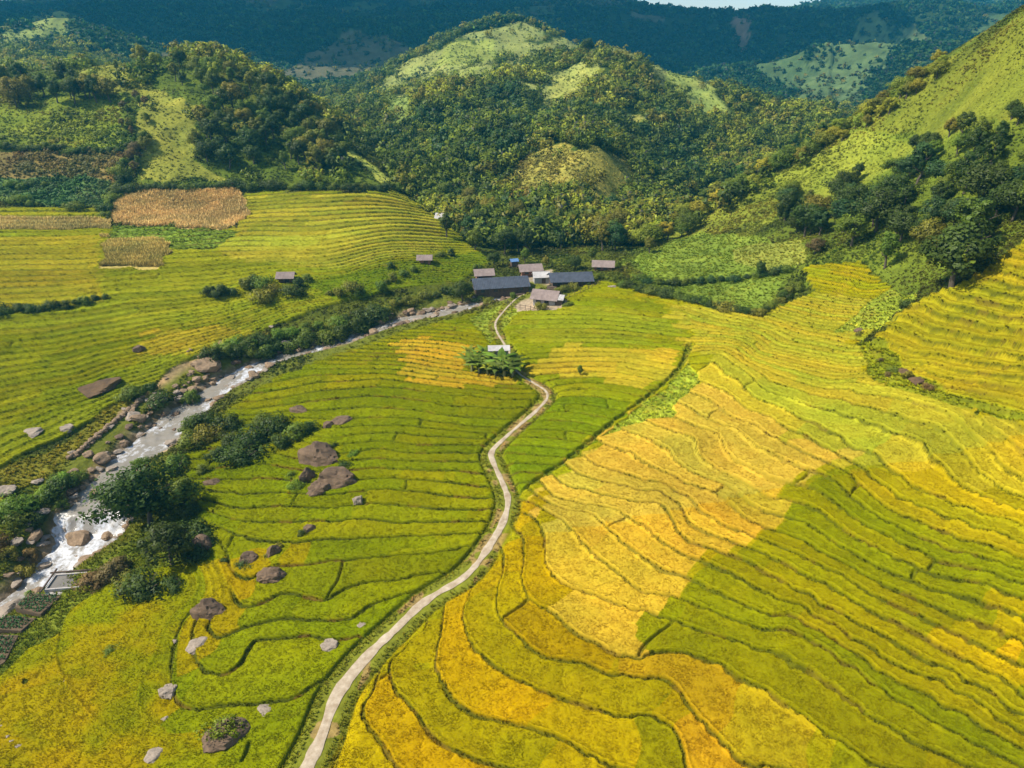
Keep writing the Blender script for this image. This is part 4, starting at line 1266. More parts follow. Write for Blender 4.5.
# ------------------------------------------------------------------ river and footpath
def ribbon(name, P, ncol, wfac, zf, val=None):
    t = np.gradient(P[:, :2], axis=0)
    t /= np.linalg.norm(t, axis=1)[:, None]
    nrm = np.c_[t[:, 1], -t[:, 0]]
    c = np.linspace(-1, 1, ncol)
    X = P[:, None, 0]+nrm[:, None, 0]*c[None]*(P[:, None, 2]*wfac[0]+wfac[1])
    Y = P[:, None, 1]+nrm[:, None, 1]*c[None]*(P[:, None, 2]*wfac[0]+wfac[1])
    Z = zf(X, Y, np.repeat(P[:, 3:4], ncol, 1))
    n = len(P)
    ii = (np.arange(n-1)[:, None]*ncol+np.arange(ncol-1)[None]).ravel()
    Fq = np.c_[ii, ii+ncol, ii+ncol+1, ii+1]
    V = np.stack([X, Y, Z], 2).reshape(-1, 3)
    return mesh_np(name, V, Fq[:, ::-1] if False else Fq, smooth=True, val=None if val is None else val(X, Y, Z, c).ravel())


RW = resample(RIV, .22)
slope = np.abs(np.gradient(RW[:, 3]))/np.maximum(np.hypot(*np.gradient(RW[:, :2], axis=0).T), 1e-3)
slope = np.convolve(np.pad(slope, 4, mode='edge'), np.ones(9)/9, 'valid')


def foam(X, Y, Z, c):
    s = slope[:, None]
    f = .25+3.4*np.clip(s-.03, 0, .5)+.55*fbm(X, Y, 2.6, 3, 301)+.35*vnoise(X, Y, .7, 303)+.0*c[None]
    after = np.exp(-((RW[:, 1]-(fall_y-3.0))/4.5)**2)[:, None]*.25
    pool = np.exp(-((RW[:, 1]-(fall_y+6.5))/4.2)**2)[:, None]*.75
    L_ = np.cumsum(np.r_[0, np.hypot(*np.diff(RW[:, :2], axis=0).T)])[:, None]+0*c[None]
    st_ = .5*fbm(L_*.22, c[None]*RW[:, 2:3]*1.0, .9, 3, 317)+.35*fbm(L_, c[None]*RW[:, 2:3], 1.7, 2, 319)
    return np.clip(np.minimum(f, .48)+after-pool+st_, 0, .8)


me = ribbon('river', RW, 33, (1.12, .5), lambda X, Y, Z: Z+.10*fbm(X, Y, 1.3, 3, 305)+.16*np.clip(slope*6, 0, 1)[:, None]*vnoise(X, Y, .8, 307), foam)
m, nt, out = newmat('river_water')
at = N(nt, 'ShaderNodeAttribute', attribute_name='val')
f_, raw = noise_fac(nt, 2.0, 7, -.5, .5, rough=.75)
ad = N(nt, 'ShaderNodeMath', operation='ADD', use_clamp=True)
nt.links.new(at.outputs['Fac'], ad.inputs[0])
nt.links.new(f_, ad.inputs[1])
mr = N(nt, 'ShaderNodeMapRange')
mr.inputs[1].default_value = .40
mr.inputs[2].default_value = .98
nt.links.new(ad.outputs[0], mr.inputs[0])
mx = N(nt, 'ShaderNodeMix', data_type='RGBA')
mx.inputs[6].default_value = (*lin((136, 128, 114)), 1)
mx.inputs[7].default_value = (*lin((200, 202, 204)), 1)
nt.links.new(mr.outputs[0], mx.inputs[0])
b = N(nt, 'ShaderNodeBsdfPrincipled')
nt.links.new(mx.outputs[2], b.inputs['Base Color'])
mr2 = N(nt, 'ShaderNodeMapRange')
mr2.inputs[3].default_value = .12
mr2.inputs[4].default_value = .75
nt.links.new(mr.outputs[0], mr2.inputs[0])
nt.links.new(mr2.outputs[0], b.inputs['Roughness'])
bp = N(nt, 'ShaderNodeBump')
bp.inputs['Strength'].default_value = .6
bp.inputs['Distance'].default_value = .12
nt.links.new(raw, bp.inputs['Height'])
nt.links.new(bp.outputs[0], b.inputs['Normal'])
nt.links.new(b.outputs[0], out.inputs[0])
tag(link('river', me, m), kind='structure')

PW = resample(PATH, .5)
PW[:, 2] *= .57+.14*vnoise(PW[:, 0], PW[:, 1], 3.1, 311)+.12*vnoise(PW[:, 0], PW[:, 1], .9, 315)
me = ribbon('footpath', PW, 9, (1.0, 0), lambda X, Y, Z: ground(X.ravel(), Y.ravel())['z'].reshape(X.shape)+.045+.03*np.r_[0, .6, 1, .8, .7, .8, 1, .6, 0][None]+.02*vnoise(X, Y, .8, 313))
M_PATH = mat_simple('path_concrete', (134, 112, 82), (192, 176, 150), 1.3, .95, .5, 8)
tag(link('footpath', me, M_PATH), kind='structure')

# ------------------------------------------------------------------ rocks
import bmesh


def ico(sub):
    bm = bmesh.new()
    bmesh.ops.create_icosphere(bm, subdivisions=sub, radius=1)
    V = np.array([v.co[:] for v in bm.verts])
    Fc = np.array([[v.index for v in f.verts] for f in bm.faces])
    bm.free()
    return V, Fc


M_ROCK = mat_simple('rock_grey_brown', (60, 45, 32), (122, 98, 72), 2.2, .92, .7, 8)
M_PALE = mat_simple('rock_pale', (108, 94, 78), (162, 146, 126), 2.2, .92, .6, 8)
M_TAN = mat_simple('rock_tan', (92, 72, 52), (158, 132, 100), 2.6, .92, .7, 8)
M_EARTH = mat_simple('earth', (62, 46, 28), (108, 82, 50), 2.0, .95, .8, 8)
IV, IF = ico(4)
IV2, IF2 = ico(3)


def rock_mesh(seed, mat, V0, F0, flat=.7):
    r = np.random.default_rng(seed)
    P = r.normal(size=(20, 3))
    P /= np.linalg.norm(P, axis=1)[:, None]
    D = r.uniform(.58, 1.05, 20)
    c = V0@P.T
    rad = np.min(np.where(c > .05, D[None]/np.maximum(c, .05), 9), 1)
    rad = np.minimum(rad, 1.25)
    V = V0*rad[:, None]
    V = V*(1+.16*fbm(V[:, 0]+seed, V[:, 1]+V[:, 2]*1.7, .5, 5, seed)-.10*sstep(.10, 0, np.abs(vnoise(V[:, 0]*1.3+seed, V[:, 1]+V[:, 2]*.8, .6, seed+3))))[:, None]
    V[:, 2] *= flat
    me = mesh_np('rock', V, F0, smooth=False)
    me.materials.append(mat)
    return me


RK = {k: [rock_mesh(600+20*j+i, mt, IV if k != 'tan' else IV2, IF if k != 'tan' else IF2, fl) for i in range(4)] for j, (k, mt, fl) in enumerate([('grey', M_ROCK, .72), ('pale', M_PALE, .62), ('tan', M_TAN, .7), ('earth', M_EARTH, .6)])}


def rock(a, b, wpx, hpx, kind, label, group=None, cat='rock', sink=.31, i=None, name='rock', rz=None):
    x, y = cast(a, b)
    g_ = ground(np.array([x]), np.array([y]))
    z = float(g_['z'][0])+(.14 if g_['kind'][0] == 1 else 0)
    d = (y*CP-(z-CAMZ)*SP)/F
    o = link(name, RK[kind][prng.integers(0, 4) if i is None else i])
    w_ = wpx*d/2*.9
    h_ = max(hpx*d/2, w_*.35)
    o.location = (x, y, z+h_*(.35-sink))
    o.scale = (w_*1.05, w_*prng.uniform(.7, .95), h_*(1.9 if kind == 'grey' else 1.45))
    o.rotation_euler = (prng.uniform(-.15, .15), prng.uniform(-.15, .15), prng.uniform(-.6, .6) if rz is None else rz)
    tag(o, label, cat, group)
    return o


for a, b, w_, h_, k, lb, nm in [
    (322, 460, 46, 26, 'grey', 'largest grey brown boulder with a sloping flat top among rice', 'boulder'),
    (308, 480, 20, 20, 'grey', 'small dark boulder tucked under the large sloping one', 'boulder'),
    (338, 484, 46, 26, 'grey', 'long dark boulder lying below the large sloping one', 'boulder'),
    (322, 492, 30, 18, 'grey', 'low dark boulder at the bottom of the boulder group', 'boulder'),
    (359, 504, 14, 18, 'pale', 'narrow upright pale rock right of the boulder group', 'rock'),
    (212, 614, 38, 26, 'grey', 'big flat topped grey rock at the edge of the golden field', 'boulder'),
    (201, 646, 26, 12, 'pale', 'low pale grey slab just below the big flat topped rock', 'rock'),
    (275, 578, 30, 14, 'grey', 'grey rock lying in green rice below the pair of dark rocks', 'rock'),
    (250, 562, 22, 16, 'grey', 'left one of the pair of dark rocks in the lower rice', 'rock'),
    (275, 555, 16, 18, 'grey', 'right taller one of the pair of dark rocks in the lower rice', 'rock'),
    (309, 532, 16, 11, 'grey', 'small rounded rock on the bund above the pair of dark rocks', 'rock'),
    (331, 648, 25, 15, 'pale', 'round speckled pale rock close to the footpath', 'rock'),
    (363, 627, 14, 7, 'pale', 'tiny pale stone by the bund next to the footpath', 'rock'),
    (160, 755, 26, 12, 'pale', 'bright bare white rock at the bottom of the golden field', 'rock'),
    (170, 694, 26, 22, 'pale', 'pale curved rock face on the edge of the raised plot', 'boulder'),
    (167, 720, 14, 10, 'pale', 'small pale rock below the curved rock face', 'rock'),
    (342, 424, 26, 9, 'grey', 'brownish rock half buried in the upper terraces', 'rock'),
    (328, 428, 14, 9, 'grey', 'small brownish rock left of the half buried one', 'rock'),
    (300, 412, 22, 8, 'grey', 'brown rock by the shrubs at the upper thicket', 'rock'),
    (215, 484, 22, 7, 'grey', 'flat grey rock alone in the bright rice by the thicket', 'rock'),
    (268, 712, 22, 9, 'pale', 'pale flat rock beside the mossy block in the lower field', 'rock'),
    (94, 390, 44, 12, 'earth', 'long brown earth bank edge in the left terraces', 'rock'),
    (138, 352, 14, 10, 'grey', 'dark round rock alone in the left terraces', 'rock'),
    (68, 430, 18, 10, 'pale', 'pale rock on the rough ground left of the river', 'rock'),
    (36, 434, 22, 9, 'pale', 'low pale rock at the edge of the left rice field', 'rock'),
    (8, 598, 40, 30, 'pale', 'big smooth pale boulder at the left edge by the river', 'boulder'),
    (4, 490, 26, 14, 'pale', 'pale rock at the left edge above the river shrubs', 'rock'),
    (205, 548, 24, 16, 'grey', 'dark rock at the foot of the riverside shrubs', 'rock'),
    (74, 526, 30, 19, 'tan', 'large brown rock splitting the waterfall', 'boulder'),
    (77, 541, 24, 9, 'tan', 'flat tan rock at the foot of the waterfall', 'rock'),
    (205, 366, 30, 14, 'tan', 'big tan boulder on the heap beside the bend of the river', 'boulder'),
    (612, 288, 12, 5, 'pale', 'pale pinkish rock on the bank right of the village', 'rock'),
    (860, 332, 10, 5, 'grey', 'dark stone on the pale grass below the right grove', 'rock'),
    (905, 372, 22, 8, 'earth', 'brown bare earth lump on the bank under the right terraces', 'rock'),
    (918, 382, 24, 8, 'earth', 'dark brown earth lump right of the other bare lump', 'rock')]:
    rock(a, b, w_, h_, k, lb, cat='boulder' if nm == 'boulder' else 'rock', name=nm)
for a, b in [(3, 728), (7, 733), (10, 738), (14, 742), (20, 748), (2, 722)]:
    rock(a, b, 9, 7, 'pale', 'white stone in the short wall at the bottom left corner', 'white stones of the corner wall', name='wall_stone')
for a, b in [(58, 688), (62, 686), (54, 690), (66, 683), (100, 668), (96, 670), (140, 642), (145, 645), (152, 645), (138, 638), (148, 612), (182, 640), (176, 643), (188, 635), (28, 752), (22, 758), (32, 742)]:
    rock(a, b, 6, 4, 'pale', 'small pale stone set along the bund of the golden field', 'pale stones along the golden field', name='wall_stone')
for k in range(30):
    a, b = [(44, 548), (52, 540), (60, 552), (38, 560), (70, 548), (95, 545), (104, 538), (112, 532), (120, 524), (126, 516), (62, 518), (58, 508), (66, 500), (72, 492), (80, 484), (90, 474), (98, 464), (110, 452), (122, 440), (138, 428), (150, 418), (164, 408), (178, 396), (192, 386), (210, 378), (100, 526), (88, 548), (78, 556), (30, 568), (24, 576)][k]
    rock(a+prng.uniform(-2, 2), b+prng.uniform(-1, 1), prng.uniform(7, 15), prng.uniform(5, 10), ['tan', 'pale', 'tan'][k % 3], 'rounded boulder at the edge of the rapids', 'boulders beside the rapids', cat='boulder', name='boulder')
# stones of the river bed and banks
k = 0
rr = np.random.default_rng(77)
cumu = np.cumsum(np.r_[0, RIV[1:, 2]*.6+1.0])
while k < 262:
    i = np.searchsorted(cumu, rr.uniform(0, cumu[-1]))
    i = min(i, len(RIV)-2)
    p = RIV[i]
    if p[0]/p[1] < -.9:
        continue
    t = RIV[i+1, :2]-RIV[i, :2]
    t /= np.linalg.norm(t)+1e-9
    side = rr.choice([-1, 1], p=[.68, .32])      # most lie on the left bank
    off = side*(p[2]*rr.choice([rr.uniform(.25, .9), rr.uniform(.9, 1.25)], p=[.28, .72])+rr.uniform(-.2, 1.4)+(rr.exponential(1.8) if side < 0 and p[1] < 125 else 0))
    x, y = p[0]+t[1]*off, p[1]-t[0]*off
    s = rr.uniform(.3, .85)*(1.4 if rr.random() < .15 else 1)
    o = link('river_stone', RK[rr.choice(['tan', 'pale', 'grey'], p=[.5, .38, .12])][rr.integers(0, 4)])
    o.location = (x, y, max(gz(x, y), p[3]-.25)+s*.25)
    o.scale = (s*1.2, s, s*.85)
    o.rotation_euler = (rr.uniform(-.2, .2), rr.uniform(-.2, .2), rr.uniform(0, 6.28))
    inside = abs(off) < p[2]
    tag(o, 'stone standing in the white water of the river' if inside else ('tan stone on the left bank of the river' if side < 0 else 'stone on the right bank of the river'), 'stone',
        'stones in the river' if inside else ('stones on the left river bank' if side < 0 else 'stones on the right river bank'))
    k += 1
# heap of boulders at the bend
for k in range(34):
    a, b = prng.uniform(188, 232), prng.uniform(350, 382)
    if b > 350+(232-a)*.2+30 or b < 345+(a-188)*.1:
        continue
    rock(a, b, prng.uniform(4, 9), prng.uniform(3, 6), 'tan', 'tan stone in the heap beside the bend of the river', 'stone heap at the river bend', name='river_stone')
print('rocks', time.time()-T0)

# ------------------------------------------------------------------ low stone wall on the left bank
def wall_line(P, h, wd, mat, label, name='stone_wall'):
    pts_ = np.array([(*cast(a, b),) for a, b in P])
    p = resample(np.c_[pts_, pts_[:, :1]*0], .55)
    parts = []
    r = np.random.default_rng(9)
    o0 = p[len(p)//2]
    z0 = gz(o0[0], o0[1])
    for i in range(len(p)):
        for row in range(2):
            s = r.uniform(.26, .40)
            v = IV2*np.array([s*1.2, s, s*.8])*(1+.18*fbm(IV2[:, 0]*2+i, IV2[:, 1]*2+row*9+IV2[:, 2], .9, 2, i+row))[:, None]
            q = p[i]
            parts.append((v+np.array([q[0]+r.uniform(-.2, .2)-o0[0], q[1]+r.uniform(-.2, .2)-o0[1], gz(q[0], q[1])+h*row-z0+.1]), IF2))
    V, Fc = join(parts)
    o = link(name, mesh_np(name, V, Fc), mat)
    o.location = (o0[0], o0[1], z0)
    return tag(o, label, 'wall')


wall_line([(142, 400), (128, 412), (112, 425), (98, 437), (86, 447), (70, 458)], 30e-2, .4, M_TAN, 'low tan dry stone wall along the left bank of the river')

# ------------------------------------------------------------------ mossy block in the lower field
def prism(poly, z0, z1):
    n = len(poly)
    V = [(x, y, z0) for x, y in poly]+[(x, y, z1) for x, y in poly]
    return np.array(V, float), [list(range(n))[::-1], list(range(n, 2*n))]+[[i, (i+1) % n, n+(i+1) % n, n+i] for i in range(n)]


def mesh_py(name, V, Fc, bevel=0.0):
    bm = bmesh.new()
    vs_ = [bm.verts.new(v) for v in V]
    for f in Fc:
        bm.faces.new([vs_[i] for i in f])
    bmesh.ops.recalc_face_normals(bm, faces=bm.faces)
    if bevel:
        bmesh.ops.bevel(bm, geom=bm.edges[:], offset=bevel, segments=2, affect='EDGES')
    me = bpy.data.meshes.new(name)
    bm.to_mesh(me)
    bm.free()
    return me


def box(cx, cy, cz, sx, sy, sz):
    V, Fc = prism([(cx-sx/2, cy-sy/2), (cx+sx/2, cy-sy/2), (cx+sx/2, cy+sy/2), (cx-sx/2, cy+sy/2)], cz-sz/2, cz+sz/2)
    return V, Fc


def pj(parts):
    V, Fc, o = [], [], 0
    for v, f in parts:
        V += [tuple(q) for q in v]
        Fc += [[i+o for i in ff] for ff in f]
        o += len(v)
    return V, Fc


x, y = cast(228, 742)
z = gz(x, y)
e = tag(empty('boulder', (x, y, z)), 'blocky rock with a cap of green grass in the lower field', 'boulder')
o = link('rock_face', RK['grey'][1], None, e)
o.scale = (2.1, 1.5, 1.5)
o.location = (0, 0, .45)
V, cn, va = crown_shape(801, .9, 2.0, 0, 26, 34, .16, cr=.30)
me = mesh_np('grass_cap', V*np.array([1, .75, 1]), np.arange(len(V)).reshape(-1, 4), vec=cn, val=va)
o = link('grass_cap', me, M_LEAF, e)
o.location = (0, .1, 1.15)
o.color = (*lin((122, 134, 18)), 1)

# ------------------------------------------------------------------ banana clump
M_BAN = M_LEAF
bl = []
for s_ in range(3):
    r = np.random.default_rng(900+s_)
    Vs, Fs, cs, vs_, o_ = [], [], [], [], 0
    for k in range(8):
        a = k*2.4+r.uniform(-.3, .3)
        L = r.uniform(1.7, 2.4)
        el_ = r.uniform(.75, 1.45)
        n = 7
        t = np.linspace(0, 1, n)
        rr_ = L*t*np.cos(el_)*1.0+.5*t*t*L*.5
        zz_ = .8+L*t*np.sin(el_)-1.1*t*t*L*.5
        w_ = .30*np.sin(np.clip(t*1.02+.08, 0, 1)*math.pi)**.7*r.uniform(.8, 1.2)+.01
        ca, sa = math.cos(a), math.sin(a)
        for q in range(n):
            Vs += [(ca*rr_[q]-sa*w_[q], sa*rr_[q]+ca*w_[q], zz_[q]-.10), (ca*rr_[q], sa*rr_[q], zz_[q]), (ca*rr_[q]+sa*w_[q], sa*rr_[q]-ca*w_[q], zz_[q]-.10)]
            cs += [(ca*.5, sa*.5, .8)]*3
            vs_ += [r.uniform(.8, 1.2)]*3
        for q in range(n-1):
            b_ = o_+q*3
            Fs += [(b_, b_+1, b_+4, b_+3), (b_+1, b_+2, b_+5, b_+4)]
        o_ += n*3
    lm = mesh_np('leaves', np.array(Vs), np.array(Fs), vec=np.array(cs), val=np.array(vs_))
    lm.materials.append(M_LEAF)
    V, Fc = tube([(0, 0, -.3), (0, 0, .4), (.03, .02, 1.0)], [.17, .14, .08], 8)
    sm = mesh_np('stem', V, Fc, smooth=True)
    sm.materials.append(mat_simple('banana_stem', (96, 104, 50), (128, 120, 70), 2, .7, .2))
    bl.append((lm, sm))
for a, b in [(466, 366), (473, 372), (480, 374), (488, 376), (496, 377), (504, 378), (512, 377), (470, 360), (478, 364), (486, 366), (500, 370), (508, 371), (492, 370), (484, 360), (515, 372)]:
    x, y = cast(a+prng.uniform(-1, 1), b)
    e = tag(empty('banana_plant', (x, y, gz(x, y)), prng.uniform(0, 6.28), prng.uniform(1.25, 1.9)), 'banana plant with drooping leaves in the clump beside the footpath', 'banana plant', 'banana clump beside the path')
    lm, sm = bl[prng.integers(0, 3)]
    c = link('leaves', lm, None, e)
    c.color = tint_of(['mid', 'bright', 'light'][prng.integers(0, 3)], prng)
    link('stem', sm, None, e)

# ------------------------------------------------------------------ houses
M_SLATE = mat_simple('roof_slate', (44, 48, 56), (72, 78, 88), 1.2, .6, .3)
M_PINK = mat_simple('roof_fibre', (112, 96, 88), (150, 132, 122), 1.2, .85, .3)
M_WHITE = mat_simple('roof_white', (150, 144, 138), (196, 190, 182), .8, .7, .1)
M_WOOD = mat_simple('planks_dark', (66, 52, 42), (104, 84, 66), 2.5, .85, .4)
M_WALLP = mat_simple('wall_pale', (140, 136, 132), (176, 172, 166), 1.5, .85, .15)
M_BRICK = mat_simple('wall_brown', (118, 78, 58), (150, 104, 80), 2.0, .85, .3)
M_DARK = mat_simple('opening_shade', (28, 24, 22), (40, 34, 30), 1, .8, 0)  # near-black colour painted for the shade inside open fronts
M_GLASS = mat_simple('window_pane', (40, 48, 56), (60, 70, 80), 1, .15, 0)
M_BLUE = mat_simple('blue_sheet', (44, 92, 140), (66, 116, 160), 1, .6, .1)
M_CONC = mat_simple('concrete', (150, 142, 132), (186, 178, 168), 1.2, .9, .25)


def corrug(L, W, h, eave, th=.08, ribs=34):
    """gable roof of two ribbed slabs, ridge along x"""
    V, Fc = [], []
    for sgn in (-1, 1):
        o = len(V)
        n = ribs*2+1
        for layer in (0, 1):
            for i in range(n):
                xx = -L/2-eave+(L+2*eave)*i/(n-1)
                zz = (.035 if i % 2 else 0)-layer*th
                V.append((xx, 0, h+zz))
                V.append((xx, sgn*(W/2+eave), zz-h*eave/(W/2)))
        m_ = 2*n
        for i in range(n-1):
            a, b, c, d = o+2*i, o+2*i+1, o+2*i+3, o+2*i+2
            Fc.append([a, b, c, d] if sgn < 0 else [a, d, c, b])
            Fc.append([q+m_ for q in ([a, d, c, b] if sgn < 0 else [a, b, c, d])])
            Fc.append([b, b+m_, c+m_, c])
        Fc.append([o, o+m_, o+m_+1, o+1])
        e_ = o+2*(n-1)
        Fc.append([e_, e_+1, e_+1+m_, e_+m_])
    return V, Fc


def house(a, b, rz, L, W, hw, hr, roof, wall, label, cat='house', eave=.6, nwin=3, door=True, group=None, name='house', open_front=False, posts=False):
    x, y = cast(a, b)
    e = tag(empty(name, (x, y, gz(x, y)), rz), label, cat, group)
    poly = [(-L/2, -W/2), (L/2, -W/2), (L/2, W/2), (-L/2, W/2)]
    V, Fc = prism(poly, -1.2, hw)
    V = [tuple(q) for q in V]
    k = len(V)
    V += [(-L/2, 0, hw+hr*.97), (L/2, 0, hw+hr*.97)]
    Fc = [f for f in Fc if not all(i >= 4 for i in f)]
    Fc += [[4, 7, k], [5, k+1, 6], [4, k, k+1, 5], [7, 6, k+1, k]]
    link('wall', mesh_py('wall', V, Fc), wall, e)
    rv, rf = corrug(L, W, hr, eave)
    o = link('roof', mesh_py('roof', rv, rf), roof, e)
    o.location = (0, 0, hw+.06)
    if door:
        o = link('door', mesh_py('door', *box(0, 0, 0, .9, .08, hw*.8), .015), M_DARK if open_front else M_WOOD, e)  # open fronts get a dark panel as painted shade, not a door leaf
        o.location = (L*.12, -W/2-.03, hw*.4+.02)
    for i in range(nwin):
        fx = -L/2+L*(i+.5)/nwin
        if abs(fx-L*.12) < 1.1:
            continue
        o = link('window', mesh_py('window', *pj([box(0, 0, hw*.2, 1.0, .1, .08), box(0, 0, -hw*.2, 1.0, .1, .08), box(-.46, 0, 0, .08, .1, hw*.4-.08), box(.46, 0, 0, .08, .1, hw*.4-.08)])), M_WOOD, e)
        o.location = (fx, -W/2-.04, hw*.52)
        p = link('pane', mesh_py('pane', *box(0, .01, 0, .84, .04, hw*.4-.08)), M_GLASS, o)
    if posts:
        for i in range(5):
            o = link('post', mesh_py('post', *box(0, 0, 0, .14, .14, hw+.6), .01), M_WOOD, e)
            o.location = (-L/2+L*i/4, -W/2-eave*.7, hw/2-.35)
    return e


house(500, 290, .20, 11.5, 5.4, 1.7, 1.3, M_SLATE, M_WOOD, 'long village house with a dark slate roof, left of the yard', nwin=4, posts=True)
house(570, 284, .10, 8.6, 5.0, 1.5, 1.1, M_SLATE, M_WOOD, 'dark slate roofed house at the right side of the village', nwin=3, posts=True)
house(546, 303, -.30, 4.6, 3.6, 1.5, 1.1, M_PINK, M_WALLP, 'small pale walled house with pinkish roof at the front of the village', nwin=2, open_front=True)
house(558, 304, -.30, 2.2, 2.2, 1.4, .6, M_WHITE, M_WOOD, 'white roofed lean-to shed at the right of the pale front house', 'shed', nwin=0, eave=.3, name='shed')
house(484, 281, .16, 3.6, 2.6, 2.2, .8, M_PINK, M_BRICK, 'pink roofed brick house at the left end of the long dark roof', nwin=2)
house(530, 274, .2, 4.6, 3.0, 1.5, .9, M_PINK, M_BRICK, 'pink roofed house between the two dark roofed houses at the back', nwin=2)
house(541, 281, .1, 3.4, 3.0, 1.5, .8, M_WHITE, M_WALLP, 'white roofed store at the yard between the dark roofed houses', 'shed', nwin=0, eave=.3, name='shed')
house(603, 270, -.12, 4.2, 2.8, 1.3, .8, M_PINK, M_BRICK, 'pink roofed house farthest right at the foot of the wood', nwin=2)
house(514, 268, .3, 1.6, 1.3, 1.5, .4, M_BLUE, M_WOOD, 'tiny shed with a bright blue sheet roof behind the long house', 'shed', nwin=0, eave=.25, name='shed')
house(287, 282, .05, 2.8, 2.2, 1.5, .7, M_PINK, M_WOOD, 'small dark plank hut with greyish roof in the left terraces', 'hut', nwin=0, open_front=True, name='hut')
house(425, 263, .05, 2.6, 2.2, 1.3, .6, M_PINK, M_BRICK, 'brown hut with pinkish roof on the upper left terraces', 'hut', nwin=1, name='hut')
house(443, 220, -.2, 3.2, 2.6, 1.5, .9, M_WHITE, M_WOOD, 'pale roofed hut at the corner of field and wood', 'hut', nwin=0, open_front=True, name='hut')
house(499, 359, .05, 3.2, 2.0, 2.0, .35, M_WHITE, M_WALLP, 'flat white roofed hut half hidden behind the banana clump', 'hut', nwin=0, eave=.3, name='hut')

lg = []
for i in range(3):
    for j in range(4-i):
        v_, f_2 = tube([(-1.1, (j-(3-i)/2)*.26, .13+i*.22), (1.1, (j-(3-i)/2)*.26, .13+i*.22)], [.12, .12], 7)
        lg.append((v_, f_2))
V, Fc = join(lg)
lm = mesh_np('timber_stack', V, Fc, smooth=True)
lm.materials.append(M_WOOD)
for a, b, rz_, lb in [(520, 292, .4, 'small stack of timber in the yard before the long house'), (552, 291, -.5, 'small stack of timber between the right house and the front house'), (535, 296, 1.2, 'small stack of timber at the middle of the village yard')]:
    x, y = cast(a, b)
    o = link('timber_stack', lm)
    o.location = (x, y, gz(x, y))
    o.rotation_euler = (0, 0, rz_)
    tag(o, lb, 'timber stack')
for pts_, lb in [([(505, 304), (520, 309), (534, 312)], 'grey bamboo fence along the front of the village yard'), ([(566, 300), (585, 292), (600, 284)], 'grey bamboo fence right of the front house')]:
    q = resample(np.array([(*cast(a, b), 0.0) for a, b in pts_]), 1.3)
    o0 = q[0]
    z0 = gz(o0[0], o0[1])
    e = tag(empty('fence', (o0[0], o0[1], z0)), lb, 'fence')
    for i, p in enumerate(q):
        V, Fc = tube([(0, 0, -.3), (0, 0, 1.1)], [.05, .045], 6)
        pm = mesh_np('post', V, Fc, smooth=True)
        pm.materials.append(M_WOOD)
        o = link('post', pm, None, e)
        o.location = (p[0]-o0[0], p[1]-o0[1], gz(p[0], p[1])-z0)
    for h_ in (.45, .9):
        pr = [(p[0]-o0[0], p[1]-o0[1], gz(p[0], p[1])-z0+h_) for p in q]
        V, Fc = tube(pr, [.035]*len(pr), 5)
        link('rail', mesh_np('rail', V, Fc, smooth=True), M_WOOD, e)
for a, b, H, tn in [(478, 276, 3.6, 'mid'), (494, 268, 4.5, 'dark'), (525, 264, 4.2, 'mid'), (546, 268, 3.6, 'olive'), (575, 270, 3.8, 'dark'), (592, 264, 4.2, 'mid'), (618, 272, 3.0, 'mid')]:
    x, y = cast(a, b)
    tree(x, y, H, tn, 'small tree standing close behind the village roofs', 'trees behind the village roofs')

# ------------------------------------------------------------------ water tank and garden beds at the river
x, y = cast(68, 584)
z = gz(x, y)
e = tag(empty('water_tank', (x, y, z), .12), 'small concrete water tank with timber edges below the waterfall', 'water tank')
L, W = 3.6, 2.6
link('basin', mesh_py('basin', *pj([box(0, -W/2, -.1, L+.3, .18, 1.0), box(0, W/2, -.1, L+.3, .18, 1.0), box(-L/2-.06, 0, -.1, .18, W-.2, 1.0), box(L/2+.06, 0, -.1, .18, W-.2, 1.0)]), .0), M_CONC, e)
me = mesh_py('water', *box(0, 0, .05, L-.08, W-.2, .3))
link('water', me, mat_simple('tank_water', (112, 106, 98), (128, 122, 112), .8, .08, .05), e)
o = link('timber_rail', mesh_py('timber_rail', *box(0, 0, 0, L+2.0, .16, .2), .02), M_WOOD, e)
o.location = (.3, W/2+.2, .55)
o = link('timber_rail', mesh_py('timber_rail', *box(0, 0, 0, .16, W+1.6, .2), .02), M_WOOD, e)
o.location = (-L/2-.3, .2, .5)
o = link('apron', mesh_py('apron', *box(0, -W/2-.75, -.3, L+.1, 1.3, .5)), M_CONC, e)
M_SOIL = mat_simple('garden_soil', (74, 58, 40), (108, 88, 60), 3, .95, .6)
